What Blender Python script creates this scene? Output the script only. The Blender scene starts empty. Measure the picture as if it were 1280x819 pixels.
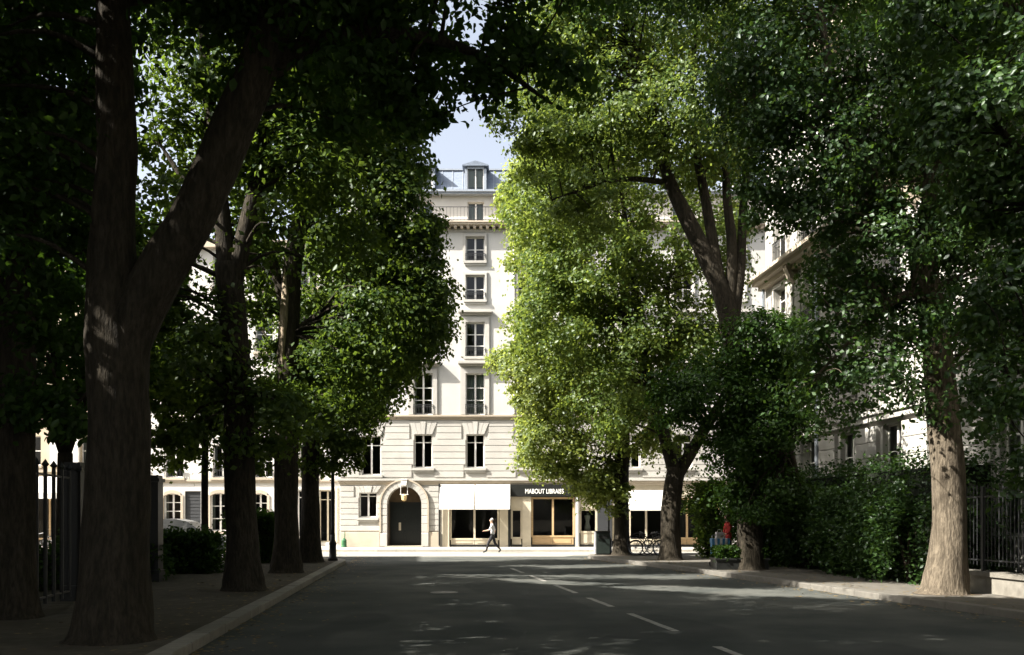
import bpy, math, random
import numpy as np
from mathutils import Vector, Matrix

# ------------------------------------------------------------------ camera
S = bpy.context.scene
COL = S.collection
F, CX, HY, CH = 1138.0, 640.0, 648.0, 1.75       # focal length in photo pixels, principal column, horizon row, eye height
cam_d = bpy.data.cameras.new("camera"); cam = bpy.data.objects.new("camera", cam_d); COL.objects.link(cam)
cam.location = (0, 0, CH); cam.rotation_euler = (math.radians(90), 0, 0)
cam_d.sensor_width = 36; cam_d.lens = 36 * F / 1280; cam_d.shift_y = (HY - 409.5) / 1280
cam_d.clip_end = 3000; cam_d.clip_start = 0.1
S.camera = cam
# ------------------------------------------------------------------ light
LV = Vector((1.0, 0.36, -0.92)).normalized()      # direction the sunlight travels
sx, sy, sz = -LV
elev, azim = math.asin(sz), math.atan2(sx, sy)
W = bpy.data.worlds.new("World"); S.world = W; W.use_nodes = True
wn = W.node_tree.nodes; bg = wn["Background"]
sky = wn.new("ShaderNodeTexSky"); sky.sky_type = 'NISHITA'; sky.sun_disc = False
sky.sun_elevation = elev; sky.sun_rotation = azim; sky.air_density = 1.0; sky.dust_density = 5.0; sky.ozone_density = 1.0
hs = wn.new("ShaderNodeHueSaturation"); hs.inputs["Saturation"].default_value = 0.5
W.node_tree.links.new(sky.outputs[0], hs.inputs["Color"]); W.node_tree.links.new(hs.outputs[0], bg.inputs[0]); bg.inputs[1].default_value = 0.095
sun_d = bpy.data.lights.new("sun", 'SUN'); sun_d.energy = 5.0; sun_d.angle = math.radians(0.53); sun_d.color = (1.0, 0.945, 0.86)
sun = bpy.data.objects.new("sun", sun_d); COL.objects.link(sun); sun.location = (-30, -10, 40)
sun.rotation_euler = LV.to_track_quat('-Z', 'Y').to_euler()
S.view_settings.view_transform = 'Standard'; S.view_settings.look = 'None'
S.view_settings.exposure = 1.85; S.view_settings.gamma = 1.0; S.view_settings.use_curve_mapping = False
S.render.engine = 'CYCLES'
S.cycles.max_bounces = 6; S.cycles.diffuse_bounces = 3; S.cycles.glossy_bounces = 2; S.cycles.transmission_bounces = 4
S.cycles.transparent_max_bounces = 8; S.cycles.use_denoising = True; S.cycles.sample_clamp_indirect = 4.0
S.cycles.caustics_reflective = False; S.cycles.caustics_refractive = False

rng = np.random.default_rng(7)
random.seed(7)

def P(px, py, d):                                  # a photo pixel at a chosen depth
    return Vector(((px - CX) / F * d, d, CH + (HY - py) / F * d))
def G(px, py, z=0.0):                              # a photo pixel on the level z
    return P(px, py, (CH - z) * F / (py - HY))

# ------------------------------------------------------------------ materials
MATS = {}
def nodes(name):
    m = bpy.data.materials.new(name); m.use_nodes = True; MATS[name] = m
    nt = m.node_tree
    return m, nt, nt.nodes["Principled BSDF"]
def ramp(nt, fac, stops):
    r = nt.nodes.new("ShaderNodeValToRGB"); e = r.color_ramp.elements
    while len(e) < len(stops): e.new(0.5)
    for q, (p, c) in zip(e, stops): q.position = p; q.color = (*c, 1)
    nt.links.new(fac, r.inputs[0]); return r.outputs[0]
def noise(nt, vec, scale, detail=5, rough=0.55, stretch=None):
    if stretch:
        mp = nt.nodes.new("ShaderNodeMapping"); mp.inputs["Scale"].default_value = stretch
        nt.links.new(vec, mp.inputs[0]); vec = mp.outputs[0]
    n = nt.nodes.new("ShaderNodeTexNoise"); n.inputs["Scale"].default_value = scale
    n.inputs["Detail"].default_value = detail; n.inputs["Roughness"].default_value = rough
    nt.links.new(vec, n.inputs["Vector"]); return n.outputs["Fac"]
def mixc(nt, fac, a, b, mode='MIX'):
    m = nt.nodes.new("ShaderNodeMix"); m.data_type = 'RGBA'; m.blend_type = mode
    for s, v in ((0, fac), (6, a), (7, b)):
        if hasattr(v, "links"): nt.links.new(v, m.inputs[s])
        elif s == 0: m.inputs[0].default_value = v
        else: m.inputs[s].default_value = (*v, 1)
    return m.outputs[2]
def bump(nt, b, h, strength=0.3, dist=0.02):
    n = nt.nodes.new("ShaderNodeBump"); n.inputs["Strength"].default_value = strength; n.inputs["Distance"].default_value = dist
    nt.links.new(h, n.inputs["Height"]); nt.links.new(n.outputs[0], b.inputs["Normal"])
def position(nt):
    return nt.nodes.new("ShaderNodeNewGeometry").outputs["Position"]
def mat(name, col, rough=0.6, var=0.25, scale=3.0, bmp=0.0, metal=0.0, spec=0.4, big=0.0, stretch=None, island=0.0):
    m, nt, b = nodes(name); pos = position(nt)
    c = Vector(col)
    out = ramp(nt, noise(nt, pos, scale, stretch=stretch), [(0.3, tuple(c * (1 - var))), (0.7, tuple(c * (1 + var * 0.6)))])
    if big:
        out = mixc(nt, ramp(nt, noise(nt, pos, 0.45, 4), [(0.42, (0, 0, 0)), (0.68, (1, 1, 1))]), out, tuple(c * (1 - big)))
    if island:
        g = nt.nodes.new("ShaderNodeObjectInfo")
        out = mixc(nt, 1.0, out, ramp(nt, g.outputs["Random"], [(0, (1 - island,) * 3), (1, (1 + island,) * 3)]), 'MULTIPLY')
    nt.links.new(out, b.inputs["Base Color"])
    b.inputs["Roughness"].default_value = rough; b.inputs["Metallic"].default_value = metal
    b.inputs["Specular IOR Level"].default_value = spec
    if bmp: bump(nt, b, noise(nt, pos, scale * 12, 4, stretch=stretch), bmp)
    return m
mat('stone', (0.41, 0.395, 0.36), 0.85, 0.12, 1.3, 0.25, big=0.16, island=0.05)
mat('stone_warm', (0.42, 0.36, 0.28), 0.85, 0.14, 1.8, 0.25, big=0.18, island=0.06)
mat('render_wall', (0.47, 0.46, 0.43), 0.9, 0.08, 1.1, 0.2, big=0.10)
mat('white_wall', (0.55, 0.53, 0.49), 0.9, 0.08, 1.1, 0.15, big=0.10)
mat('tan_wall', (0.42, 0.35, 0.25), 0.9, 0.12, 1.1, 0.2, big=0.15)
mat('white_paint', (0.72, 0.70, 0.66), 0.5, 0.06, 4)
mat('cream_paint', (0.52, 0.46, 0.35), 0.55, 0.08, 4)
mat('oak', (0.46, 0.32, 0.17), 0.55, 0.2, 3, 0.1, stretch=(1, 1, 8))
mat('black_paint', (0.016, 0.017, 0.016), 0.35, 0.2, 5)
mat('iron', (0.02, 0.021, 0.022), 0.5, 0.3, 20)
mat('slate', (0.16, 0.19, 0.24), 0.55, 0.2, 4, 0.2, stretch=(1, 1, 5))
mat('zinc', (0.30, 0.33, 0.37), 0.45, 0.12, 3, metal=0.3)
mat('door_green', (0.005, 0.008, 0.007), 0.35, 0.25, 3)
mat('interior', (0.03, 0.027, 0.023), 0.95, 0.3, 1.5)
mat('interior_warm', (0.10, 0.07, 0.04), 0.95, 0.4, 1.5)
mat('curtain', (0.62, 0.60, 0.56), 0.95, 0.2, 3, stretch=(6, 6, 0.4))
mat('canvas', (0.62, 0.60, 0.56), 0.8, 0.05, 2)
mat('shutter_grey', (0.028, 0.030, 0.033), 0.6, 0.12, 3)
mat('letter_white', (0.80, 0.79, 0.75), 0.6, 0.03, 3)
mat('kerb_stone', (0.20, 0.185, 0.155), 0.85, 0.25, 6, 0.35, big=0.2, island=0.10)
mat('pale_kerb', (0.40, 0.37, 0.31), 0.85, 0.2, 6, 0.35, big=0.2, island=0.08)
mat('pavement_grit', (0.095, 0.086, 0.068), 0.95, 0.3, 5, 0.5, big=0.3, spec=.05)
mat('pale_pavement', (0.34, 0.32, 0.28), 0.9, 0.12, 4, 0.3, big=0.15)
mat('soil', (0.07, 0.052, 0.035), 1.0, 0.4, 8, 0.6)
mat('worn_line', (0.30, 0.29, 0.26), 0.8, 0.5, 9, 0.2)
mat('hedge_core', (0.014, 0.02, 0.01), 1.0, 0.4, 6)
mat('rubber', (0.015, 0.015, 0.015), 0.8, 0.2, 10)
mat('chrome', (0.45, 0.45, 0.45), 0.3, 0.1, 10, metal=1.0)
mat('car_paint', (0.16, 0.17, 0.18), 0.25, 0.05, 2, metal=0.5)
mat('green_metal', (0.03, 0.12, 0.05), 0.5, 0.2, 8)
mat('bin_green', (0.018, 0.026, 0.022), 0.45, 0.2, 8)
mat('skin', (0.42, 0.26, 0.18), 0.6, 0.1, 10)
mat('grey_shirt', (0.46, 0.45, 0.45), 0.9, 0.15, 14, 0.2)
mat('dark_cloth', (0.013, 0.013, 0.016), 0.9, 0.2, 14, 0.2)
mat('red_cloth', (0.42, 0.035, 0.03), 0.85, 0.2, 14, 0.2)
mat('white_cloth', (0.70, 0.67, 0.64), 0.9, 0.1, 14, 0.2)
mat('blue_plastic', (0.05, 0.20, 0.38), 0.5, 0.15, 8)
mat('white_hair', (0.55, 0.52, 0.48), 0.8, 0.2, 40)
mat('brown_hair', (0.06, 0.035, 0.02), 0.7, 0.2, 40)
mat('glow_glass', (0.60, 0.44, 0.22), 0.25, 0.1, 5)  # warm glow of the lantern put into the glass colour
mat('grey_lining', (0.35, 0.36, 0.37), 0.6, 0.1, 5)

def asphalt():
    m, nt, b = nodes('asphalt'); pos = position(nt)
    base = ramp(nt, noise(nt, pos, 0.6, 5), [(0.35, (0.058, 0.064, 0.060)), (0.68, (0.102, 0.104, 0.094))])
    grit = noise(nt, pos, 55, 3)
    c = mixc(nt, ramp(nt, grit, [(0.5, (0, 0, 0)), (0.75, (0.6, 0.6, 0.6))]), base, (0.12, 0.115, 0.10))
    patch = ramp(nt, noise(nt, pos, 0.22, 2, stretch=(1, .35, 1)), [(0.52, (0, 0, 0)), (0.535, (.35, .35, .35))])
    c = mixc(nt, patch, c, (0.044, 0.047, 0.046))
    nt.links.new(c, b.inputs["Base Color"]); b.inputs["Roughness"].default_value = 0.95; b.inputs["Specular IOR Level"].default_value = 0.03
    bump(nt, b, grit, 0.5, 0.01)
asphalt()
mat('dry_leaf', (0.16, 0.115, 0.05), 0.9, 0.5, 9)
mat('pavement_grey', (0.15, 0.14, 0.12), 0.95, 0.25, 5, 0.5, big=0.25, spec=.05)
mat('sunlit_asphalt', (0.26, 0.25, 0.22), 0.9, 0.2, 4, 0.4, big=0.2)
mat('shaded_kerb', (0.15, 0.14, 0.12), 0.85, 0.25, 6, 0.35, big=0.2, island=0.10)  # kerb stone copy with the right side's shade put into its colour
def bark(name, a, bcol):
    m, nt, b = nodes(name); pos = position(nt)
    n1 = noise(nt, pos, 3.0, 6, 0.65, stretch=(2.2, 2.2, 0.6)); n2 = noise(nt, pos, 14, 5, 0.6, stretch=(1.5, 1.5, 0.35))
    c = ramp(nt, n1, [(0.35, a), (0.5, tuple((Vector(a) + Vector(bcol)) / 2)), (0.68, bcol)])
    c = mixc(nt, ramp(nt, n2, [(0.38, (0.35,) * 3), (0.62, (1, 1, 1))]), tuple(Vector(a) * 0.45), c)
    nt.links.new(c, b.inputs["Base Color"]); b.inputs["Roughness"].default_value = 0.95; b.inputs["Specular IOR Level"].default_value = 0.2
    bump(nt, b, n2, 0.9, 0.06)
bark('bark', (0.026, 0.022, 0.015), (0.062, 0.051, 0.036))
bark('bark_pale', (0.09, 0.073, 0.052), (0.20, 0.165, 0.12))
bark('bark_peeled', (0.30, 0.24, 0.16), (0.42, 0.34, 0.25))
def leafmat(name, dark, light, trans, tw=0.42, gloss=0.06):
    m, nt, b = nodes(name); nt.nodes.remove(b); out = nt.nodes["Material Output"]
    g = nt.nodes.new("ShaderNodeNewGeometry")
    c = ramp(nt, g.outputs["Random Per Island"], [(0.0, dark), (0.6, tuple((Vector(dark) + Vector(light)) / 2)), (1.0, light)])
    d = nt.nodes.new("ShaderNodeBsdfDiffuse"); t = nt.nodes.new("ShaderNodeBsdfTranslucent"); gl = nt.nodes.new("ShaderNodeBsdfGlossy")
    nt.links.new(c, d.inputs[0]); gl.inputs["Roughness"].default_value = 0.42; gl.inputs[0].default_value = (0.9, 0.95, 0.95, 1)
    tc = mixc(nt, g.outputs["Random Per Island"], tuple(Vector(trans) * 0.8), trans)
    nt.links.new(tc, t.inputs[0])
    m1 = nt.nodes.new("ShaderNodeMixShader"); m1.inputs[0].default_value = tw
    nt.links.new(d.outputs[0], m1.inputs[1]); nt.links.new(t.outputs[0], m1.inputs[2])
    m2 = nt.nodes.new("ShaderNodeMixShader"); m2.inputs[0].default_value = gloss
    nt.links.new(m1.outputs[0], m2.inputs[1]); nt.links.new(gl.outputs[0], m2.inputs[2]); nt.links.new(m2.outputs[0], out.inputs[0])
leafmat('leaf_deep', (0.014, 0.036, 0.008), (0.044, 0.088, 0.015), (0.07, 0.14, 0.012), 0.38, 0.012)  # darker leaf copy; shade of the left crowns is put into it
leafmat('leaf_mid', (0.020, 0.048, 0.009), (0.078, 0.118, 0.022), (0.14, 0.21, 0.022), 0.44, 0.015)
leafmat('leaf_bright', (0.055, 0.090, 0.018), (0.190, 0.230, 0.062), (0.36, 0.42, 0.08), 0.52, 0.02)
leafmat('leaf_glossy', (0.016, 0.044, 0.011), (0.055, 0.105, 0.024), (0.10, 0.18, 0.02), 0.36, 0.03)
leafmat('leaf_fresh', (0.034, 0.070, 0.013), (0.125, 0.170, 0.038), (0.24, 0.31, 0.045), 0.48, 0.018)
leafmat('leaf_hedge', (0.016, 0.042, 0.011), (0.050, 0.100, 0.022), (0.07, 0.14, 0.015), 0.33, 0.03)
def glass():
    m, nt, b = nodes('glass'); nt.nodes.remove(b); out = nt.nodes["Material Output"]
    t = nt.nodes.new("ShaderNodeBsdfTransparent"); t.inputs[0].default_value = (0.62, 0.68, 0.66, 1)
    g = nt.nodes.new("ShaderNodeBsdfGlossy"); g.inputs["Roughness"].default_value = 0.02
    fr = nt.nodes.new("ShaderNodeFresnel"); fr.inputs[0].default_value = 1.5
    mx = nt.nodes.new("ShaderNodeMixShader"); nt.links.new(fr.outputs[0], mx.inputs[0])
    nt.links.new(t.outputs[0], mx.inputs[1]); nt.links.new(g.outputs[0], mx.inputs[2]); nt.links.new(mx.outputs[0], out.inputs[0])
glass()

# ------------------------------------------------------------------ mesh helpers
def link(name, me, parent=None, loc=None):
    o = bpy.data.objects.new(name, me); COL.objects.link(o); o.parent = parent
    if loc is not None: o.location = loc
    return o
def empty(name, loc=(0, 0, 0), rz=0.0):
    o = bpy.data.objects.new(name, None); COL.objects.link(o); o.location = loc; o.rotation_euler = (0, 0, rz)
    o.empty_display_size = 0.2
    return o
def tag(o, label=None, cat=None, group=None, kind=None):
    for k, v in (("label", label), ("category", cat), ("group", group), ("kind", kind)):
        if v: o[k] = v
    return o
class MB:
    def __init__(s): s.v, s.f, s.m = [], [], []
    def add(s, vs, fs, mi=0):
        n = len(s.v); s.v += [tuple(v) for v in vs]; s.f += [tuple(i + n for i in f) for f in fs]; s.m += [mi] * len(fs); return s
    def box(s, x0, x1, y0, y1, z0, z1, mi=0):
        return s.add([(x0, y0, z0), (x1, y0, z0), (x1, y1, z0), (x0, y1, z0), (x0, y0, z1), (x1, y0, z1), (x1, y1, z1), (x0, y1, z1)],
                     [(3, 2, 1, 0), (4, 5, 6, 7), (0, 1, 5, 4), (1, 2, 6, 5), (2, 3, 7, 6), (3, 0, 4, 7)], mi)
    def prism(s, poly, y0, y1, mi=0):              # polygon in x,z pushed along y
        n = len(poly)
        return s.add([(x, y0, z) for x, z in poly] + [(x, y1, z) for x, z in poly],
                     [tuple(range(n)), tuple(range(2 * n - 1, n - 1, -1))] + [(i, i + n, (i + 1) % n + n, (i + 1) % n) for i in range(n)], mi)
    def slab(s, poly, z0, z1, mi=0):               # polygon in x,y (anticlockwise) pushed along z
        n = len(poly)
        return s.add([(x, y, z1) for x, y in poly] + [(x, y, z0) for x, y in poly],
                     [tuple(range(n)), tuple(range(2 * n - 1, n - 1, -1))] + [(i, i + n, (i + 1) % n + n, (i + 1) % n) for i in range(n)], mi)
    def tube(s, pts, rad, n=8, mi=0, cap=True, wob=0.0, seed=0):
        pts = [Vector(p) for p in pts]; rd = rad if hasattr(rad, '__len__') else [rad] * len(pts)
        r_ = random.Random(seed); t0 = (pts[1] - pts[0]).normalized()
        ref = Vector((1, 0, 0)) if abs(t0.x) < 0.8 else Vector((0, 1, 0))
        u = (ref - t0 * ref.dot(t0)).normalized(); vs = []; ph = [r_.uniform(0, 6.28) for _ in range(3)]
        for k, p in enumerate(pts):
            t = (pts[min(k + 1, len(pts) - 1)] - pts[max(k - 1, 0)]).normalized()
            u = (u - t * u.dot(t)).normalized(); w = t.cross(u)
            for j in range(n):
                a = 6.28318 * j / n
                q = 1 + wob * (math.sin(2 * a + ph[0] + k * .35) * .5 + math.sin(3 * a + ph[1] - k * .5) * .35 + math.sin(5 * a + ph[2] + k) * .25)
                vs.append(p + (u * math.cos(a) + w * math.sin(a)) * rd[k] * q)
        fs = [(k * n + j, k * n + (j + 1) % n, (k + 1) * n + (j + 1) % n, (k + 1) * n + j) for k in range(len(pts) - 1) for j in range(n)]
        if cap: fs += [tuple(range(n - 1, -1, -1)), tuple(range((len(pts) - 1) * n, len(pts) * n))]
        return s.add(vs, fs, mi)
    def lathe(s, prof, n=12, c=(0, 0, 0), mi=0):   # (r, z) profile round a vertical axis
        return s.tube([(c[0], c[1], c[2] + z) for r, z in prof], [r for r, z in prof], n, mi) if all(prof[i + 1][1] > prof[i][1] for i in range(len(prof) - 1)) else s
    def torus(s, c, R, r, axis='y', n=28, k=6, mi=0):
        vs, fs = [], []
        for i in range(n):
            a = 6.28318 * i / n
            for j in range(k):
                b = 6.28318 * j / k; q = R + r * math.cos(b); h = r * math.sin(b)
                vs.append((c[0] + q * math.cos(a), c[1] + h, c[2] + q * math.sin(a)) if axis == 'y' else (c[0] + h, c[1] + q * math.cos(a), c[2] + q * math.sin(a)))
        for i in range(n):
            for j in range(k):
                fs.append((i * k + j, i * k + (j + 1) % k, (i + 1) % n * k + (j + 1) % k, (i + 1) % n * k + j))
        return s.add(vs, fs, mi)
    def build(s, name, mats, parent=None, smooth=False, loc=None):
        me = bpy.data.meshes.new(name); me.from_pydata(s.v, [], s.f)
        for m in ([mats] if isinstance(mats, str) else mats): me.materials.append(MATS[m])
        if not isinstance(mats, str): me.polygons.foreach_set("material_index", s.m)
        if smooth: me.polygons.foreach_set("use_smooth", [True] * len(me.polygons))
        me.update(); return link(name, me, parent, loc)
def boxo(name, m, parent, *b): return MB().box(*b).build(name, m, parent)
UNIT = {}
def piece(name, m, parent, x0, x1, y0, y1, z0, z1):   # a scaled copy of one shared block with softened edges
    if m not in UNIT:
        e = 0.5; b = 0.44; mb = MB()
        vs = [(-e, e, -e), (e, e, -e), (e, e, e), (-e, e, e), (-e, -b, -e), (e, -b, -e), (e, -b, e), (-e, -b, e),
              (-.494, -e, -b), (.494, -e, -b), (.494, -e, b), (-.494, -e, b)]
        mb.add(vs, [(0, 1, 2, 3)[::-1], (8, 9, 10, 11), (0, 1, 5, 4)[::-1], (1, 2, 6, 5)[::-1], (2, 3, 7, 6)[::-1], (3, 0, 4, 7)[::-1],
                    (4, 5, 9, 8), (5, 6, 10, 9), (6, 7, 11, 10), (7, 4, 8, 11)])
        o = mb.build(name, m); UNIT[m] = o.data; bpy.data.objects.remove(o)
    o = link(name, UNIT[m], parent); o.location = ((x0 + x1) / 2, (y0 + y1) / 2, (z0 + z1) / 2)
    o.scale = (x1 - x0, y1 - y0, z1 - z0); return o
def np_mesh(name, co, loops, starts, m, parent=None, smooth=False):
    me = bpy.data.meshes.new(name)
    me.vertices.add(len(co)); me.vertices.foreach_set("co", co.astype(np.float32).ravel())
    me.loops.add(len(loops)); me.loops.foreach_set("vertex_index", loops.astype(np.int32))
    me.polygons.add(len(starts)); me.polygons.foreach_set("loop_start", starts.astype(np.int32))
    me.materials.append(MATS[m]); me.update(calc_edges=True); return link(name, me, parent)

# ------------------------------------------------------------------ ground, road, pavements
KSL = -0.0966
def lk(d): return -4.15 + KSL * (d - 11.65)
left_k = [(lk(d), d) for d in (-14, 0, 10, 20, 30, 34.5)]
cxr, cyr, rr = lk(34.5) - 3.2, 34.8, 3.2
left_k += [(cxr + rr * math.cos(a), cyr + rr * math.sin(a)) for a in [math.radians(k) for k in (12, 30, 50, 70, 90)]] + [(-60, cyr + rr)]
right_k = [(13.5, -14), (11.2, 4), (10.1, 9), (8.8, 15.7), (7.83, 19.7), (7.26, 23.0), (6.64, 25.6), (5.98, 29.1), (4.78, 33.8), (3.7, 37.6), (3.3, 39.4), (3.35, 40.5), (3.8, 41.4), (4.8, 42.1), (6.2, 42.4), (60, 42.4)]
far_k = [(-60, 47.4), (60, 47.4)]
g = MB().slab([(-700, -700), (700, -700), (700, 1200), (-700, 1200)], -0.5, -0.02).build('ground', 'pavement_grit'); tag(g, kind='structure')
road = MB().add([(-75, -25, 0), (75, -25, 0), (75, 47.6, 0), (-75, 47.6, 0)], [(0, 1, 2, 3)]).build('road', 'asphalt'); tag(road, kind='structure')
def offset(poly, w):                                # shift a polyline to its left by w
    out = []
    for i, p in enumerate(poly):
        a = Vector(poly[max(i - 1, 0)]); b = Vector(poly[min(i + 1, len(poly) - 1)]); t = (b - a).normalized()
        out.append((p[0] - t.y * w, p[1] + t.x * w))
    return out
PZ = 0.13
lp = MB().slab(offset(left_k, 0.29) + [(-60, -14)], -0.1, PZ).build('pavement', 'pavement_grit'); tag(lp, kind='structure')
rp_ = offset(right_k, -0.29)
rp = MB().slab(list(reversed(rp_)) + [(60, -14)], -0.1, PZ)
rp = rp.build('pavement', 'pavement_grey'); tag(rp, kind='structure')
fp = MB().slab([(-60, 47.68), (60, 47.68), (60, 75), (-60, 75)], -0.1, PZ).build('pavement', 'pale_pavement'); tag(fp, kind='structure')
def kerb(poly, side, parent, m, rmin, rmax, step=1.0, flat=None):
    pts = [Vector((*p, 0)) for p in poly]; d = [0]
    for a, b in zip(pts, pts[1:]): d.append(d[-1] + (b - a).length)
    def at(s):
        for i in range(len(d) - 1):
            if s <= d[i + 1] or i == len(d) - 2:
                return pts[i].lerp(pts[i + 1], (s - d[i]) / (d[i + 1] - d[i]))
    n = int(d[-1] / step); rest = MB()
    for i in range(n):
        a, b = at(i * step), at((i + 1) * step); t = (b - a).normalized(); nrm = Vector((-t.y, t.x, 0)) * side; mid = (a + b) / 2
        a = a + t * 0.006; b = b - t * 0.006; hgt = 0.136 + random.uniform(-.004, .004)
        if flat and flat(mid): hgt = 0.05
        q = [a, b, b + nrm * 0.285, a + nrm * 0.285]
        if side < 0: q = [q[1], q[0], q[3], q[2]]
        mb = MB(); top = [p.copy() for p in q]
        c = sum(q, Vector()) / 4
        vs = [(p.x, p.y, -0.06) for p in q] + [(p.x, p.y, hgt - 0.02) for p in q] + [(*(p + (c - p) * 0.05).to_2d(), hgt) for p in q]
        fs = [(8, 9, 10, 11)] + [(k + o, (k + 1) % 4 + o, (k + 1) % 4 + o + 4, k + o + 4) for o in (0, 4) for k in range(4)]
        if rmin < mid.y < rmax and abs(mid.x) < 16:
            mb.add([Vector(v) - mid for v in vs], fs).build('kerb_stone', m, parent, loc=mid)
        else: rest.add(vs, fs)
    if rest.v: r = rest.build('kerb_run', m, parent); r["kind"] = "stuff"
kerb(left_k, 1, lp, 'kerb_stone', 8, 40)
kerb(right_k, -1, rp, 'shaded_kerb', 12, 44, flat=lambda p: False)
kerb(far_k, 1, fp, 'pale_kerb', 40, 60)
def dash(a, b):
    fx = lambda d: 2.80 - 0.145 * (d - 12.3)
    mb = MB()
    n = 8
    for i in range(n + 1):
        d = a + (b - a) * i / n
        for s_ in (-1, 1):
            mb.v.append((fx(d) + s_ * (0.065 + random.uniform(-.006, .006)), d + random.uniform(-.01, .01), 0.004))
    mb.f = [(2 * i, 2 * i + 1, 2 * i + 3, 2 * i + 2) for i in range(n)]; mb.m = [0] * n
    mb.build('lane_dash', 'worn_line', road)
for a, b in ((5.4, 8.2), (9.6, 12.4), (14.1, 16.7), (18.0, 20.0), (21.3, 23.9), (25.3, 27.7), (29.2, 31.8)): dash(a, b)
xs = MB().add([(-75, 40.9, .004), (2.4, 41.6, .004), (2.9, 42.6, .004), (75, 42.6, .004), (75, 47.5, .004), (-75, 47.5, .004)], [(0, 1, 2, 3, 4, 5)]).build('cross_street', 'sunlit_asphalt'); tag(xs, kind='structure')  # lit strip: sunlight on the street put into a paler asphalt sheet
mh = MB().lathe([(0.33, 0.0), (0.33, 0.004), (0.30, 0.006)], 20).build('manhole_cover', 'iron', road, loc=(-1.6, 21.5, 0.0))

# ------------------------------------------------------------------ buildings
def wall(parent, name, m, x0, x1, z0, z1, holes, y=0.0, t=0.4):
    xs = sorted({x0, x1, *[h[0] for h in holes], *[h[1] for h in holes]}); zs = sorted({z0, z1, *[h[2] for h in holes], *[h[3] for h in holes]})
    xs = [x for x in xs if x0 <= x <= x1]; zs = [z for z in zs if z0 <= z <= z1]; mb = MB()
    for i in range(len(xs) - 1):
        for j in range(len(zs) - 1):
            cx, cz = (xs[i] + xs[i + 1]) / 2, (zs[j] + zs[j + 1]) / 2
            if any(h[0] < cx < h[1] and h[2] < cz < h[3] for h in holes): continue
            mb.add([(xs[i], y, zs[j]), (xs[i + 1], y, zs[j]), (xs[i + 1], y, zs[j + 1]), (xs[i], y, zs[j + 1])], [(0, 1, 2, 3)])
    for a, b, c, d in holes:
        mb.add([(a, y, c), (b, y, c), (b, y, d), (a, y, d), (a, y + t, c), (b, y + t, c), (b, y + t, d), (a, y + t, d)],
               [(0, 4, 7, 3), (1, 2, 6, 5), (3, 7, 6, 2), (0, 1, 5, 4)])
    return mb.build(name, m, parent)
def window(parent, xc, z0, z1, w, bars=(0.66,), surround=0.0, hood=0.0, sill=True, rail=0.0, frame='white_paint', sm='stone', y=0.0, curtain=0.0, thin=0.055):
    x0, x1 = xc - w / 2, xc + w / 2; f = MB(); ya, yb = y + 0.20, y + 0.26
    f.box(x0, x0 + thin, ya, yb, z0, z1); f.box(x1 - thin, x1, ya, yb, z0, z1)
    f.box(x0 + thin, x1 - thin, ya, yb, z0, z0 + thin * 1.3); f.box(x0 + thin, x1 - thin, ya, yb, z1 - thin, z1)
    f.box(xc - thin * .9, xc + thin * .9, ya - .012, yb + .004, z0 + thin * 1.3, z1 - thin)
    for q in bars:
        zz = z0 + (z1 - z0) * q
        f.box(x0 + thin, xc - thin * .9, ya + .006, yb - .004, zz - .022, zz + .022); f.box(xc + thin * .9, x1 - thin, ya + .006, yb - .004, zz - .022, zz + .022)
    win = f.build('window', frame, parent)
    for a, b in ((x0 + thin, xc - thin * .9), (xc + thin * .9, x1 - thin)):
        MB().add([(a, yb - .03, z0 + thin), (b, yb - .03, z0 + thin), (b, yb - .03, z1 - thin), (a, yb - .03, z1 - thin)], [(0, 1, 2, 3)]).build('pane', 'glass', win)
    if curtain:
        c = MB(); n = 14
        for sgn in (-1, 1):
            ww = w / 2 * curtain; base = len(c.v)
            for i in range(n + 1):
                xx = xc + sgn * (w / 2 - ww * i / n)
                for zz in (z0 + .02, z1 - .02): c.v.append((xx, yb + .14 + .02 * math.sin(i * 2.1), zz))
            for i in range(n): c.f.append((base + 2 * i, base + 2 * i + 2, base + 2 * i + 3, base + 2 * i + 1)); c.m.append(0)
        c.build('curtain', 'curtain', win)
    if surround:
        s = surround; b = MB()
        b.box(x0 - s, x0 - .01, y - .09, y + .02, z0, z1 + s); b.box(x1 + .01, x1 + s, y - .09, y + .02, z0, z1 + s); b.box(x0 - .01, x1 + .01, y - .09, y + .02, z1 + .01, z1 + s)
        b.box(x0 - s - .05, x0 - s, y - .05, y + .02, z0, z1 + s + .05); b.box(x1 + s, x1 + s + .05, y - .05, y + .02, z0, z1 + s + .05)
        b.build('surround', sm, win)
    if hood:
        s = surround + .08; b = MB()
        b.box(x0 - s, x1 + s, y - .16, y + .02, z1 + surround + .16, z1 + surround + .26)
        b.box(x0 - s - .08, x1 + s + .08, y - hood, y + .02, z1 + surround + .26, z1 + surround + .36)
        b.box(x0 - s - .04, x1 + s + .04, y - hood + .06, y + .02, z1 + surround + .36, z1 + surround + .42)
        b.build('hood', sm, win)
    if sill:
        b = MB(); b.box(x0 - .12, x1 + .12, y - .16, y + .19, z0 - .14, z0 - .003); b.box(x0 - .06, x1 + .06, y - .09, y + .02, z0 - .26, z0 - .14); b.build('sill', sm, win)
    if rail: railing(win, x0 - .02, x1 + .02, z0, rail, y - .13, nb=max(5, int(w / .14)), mname='balcony_railing', fancy=True)
    return win
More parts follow.
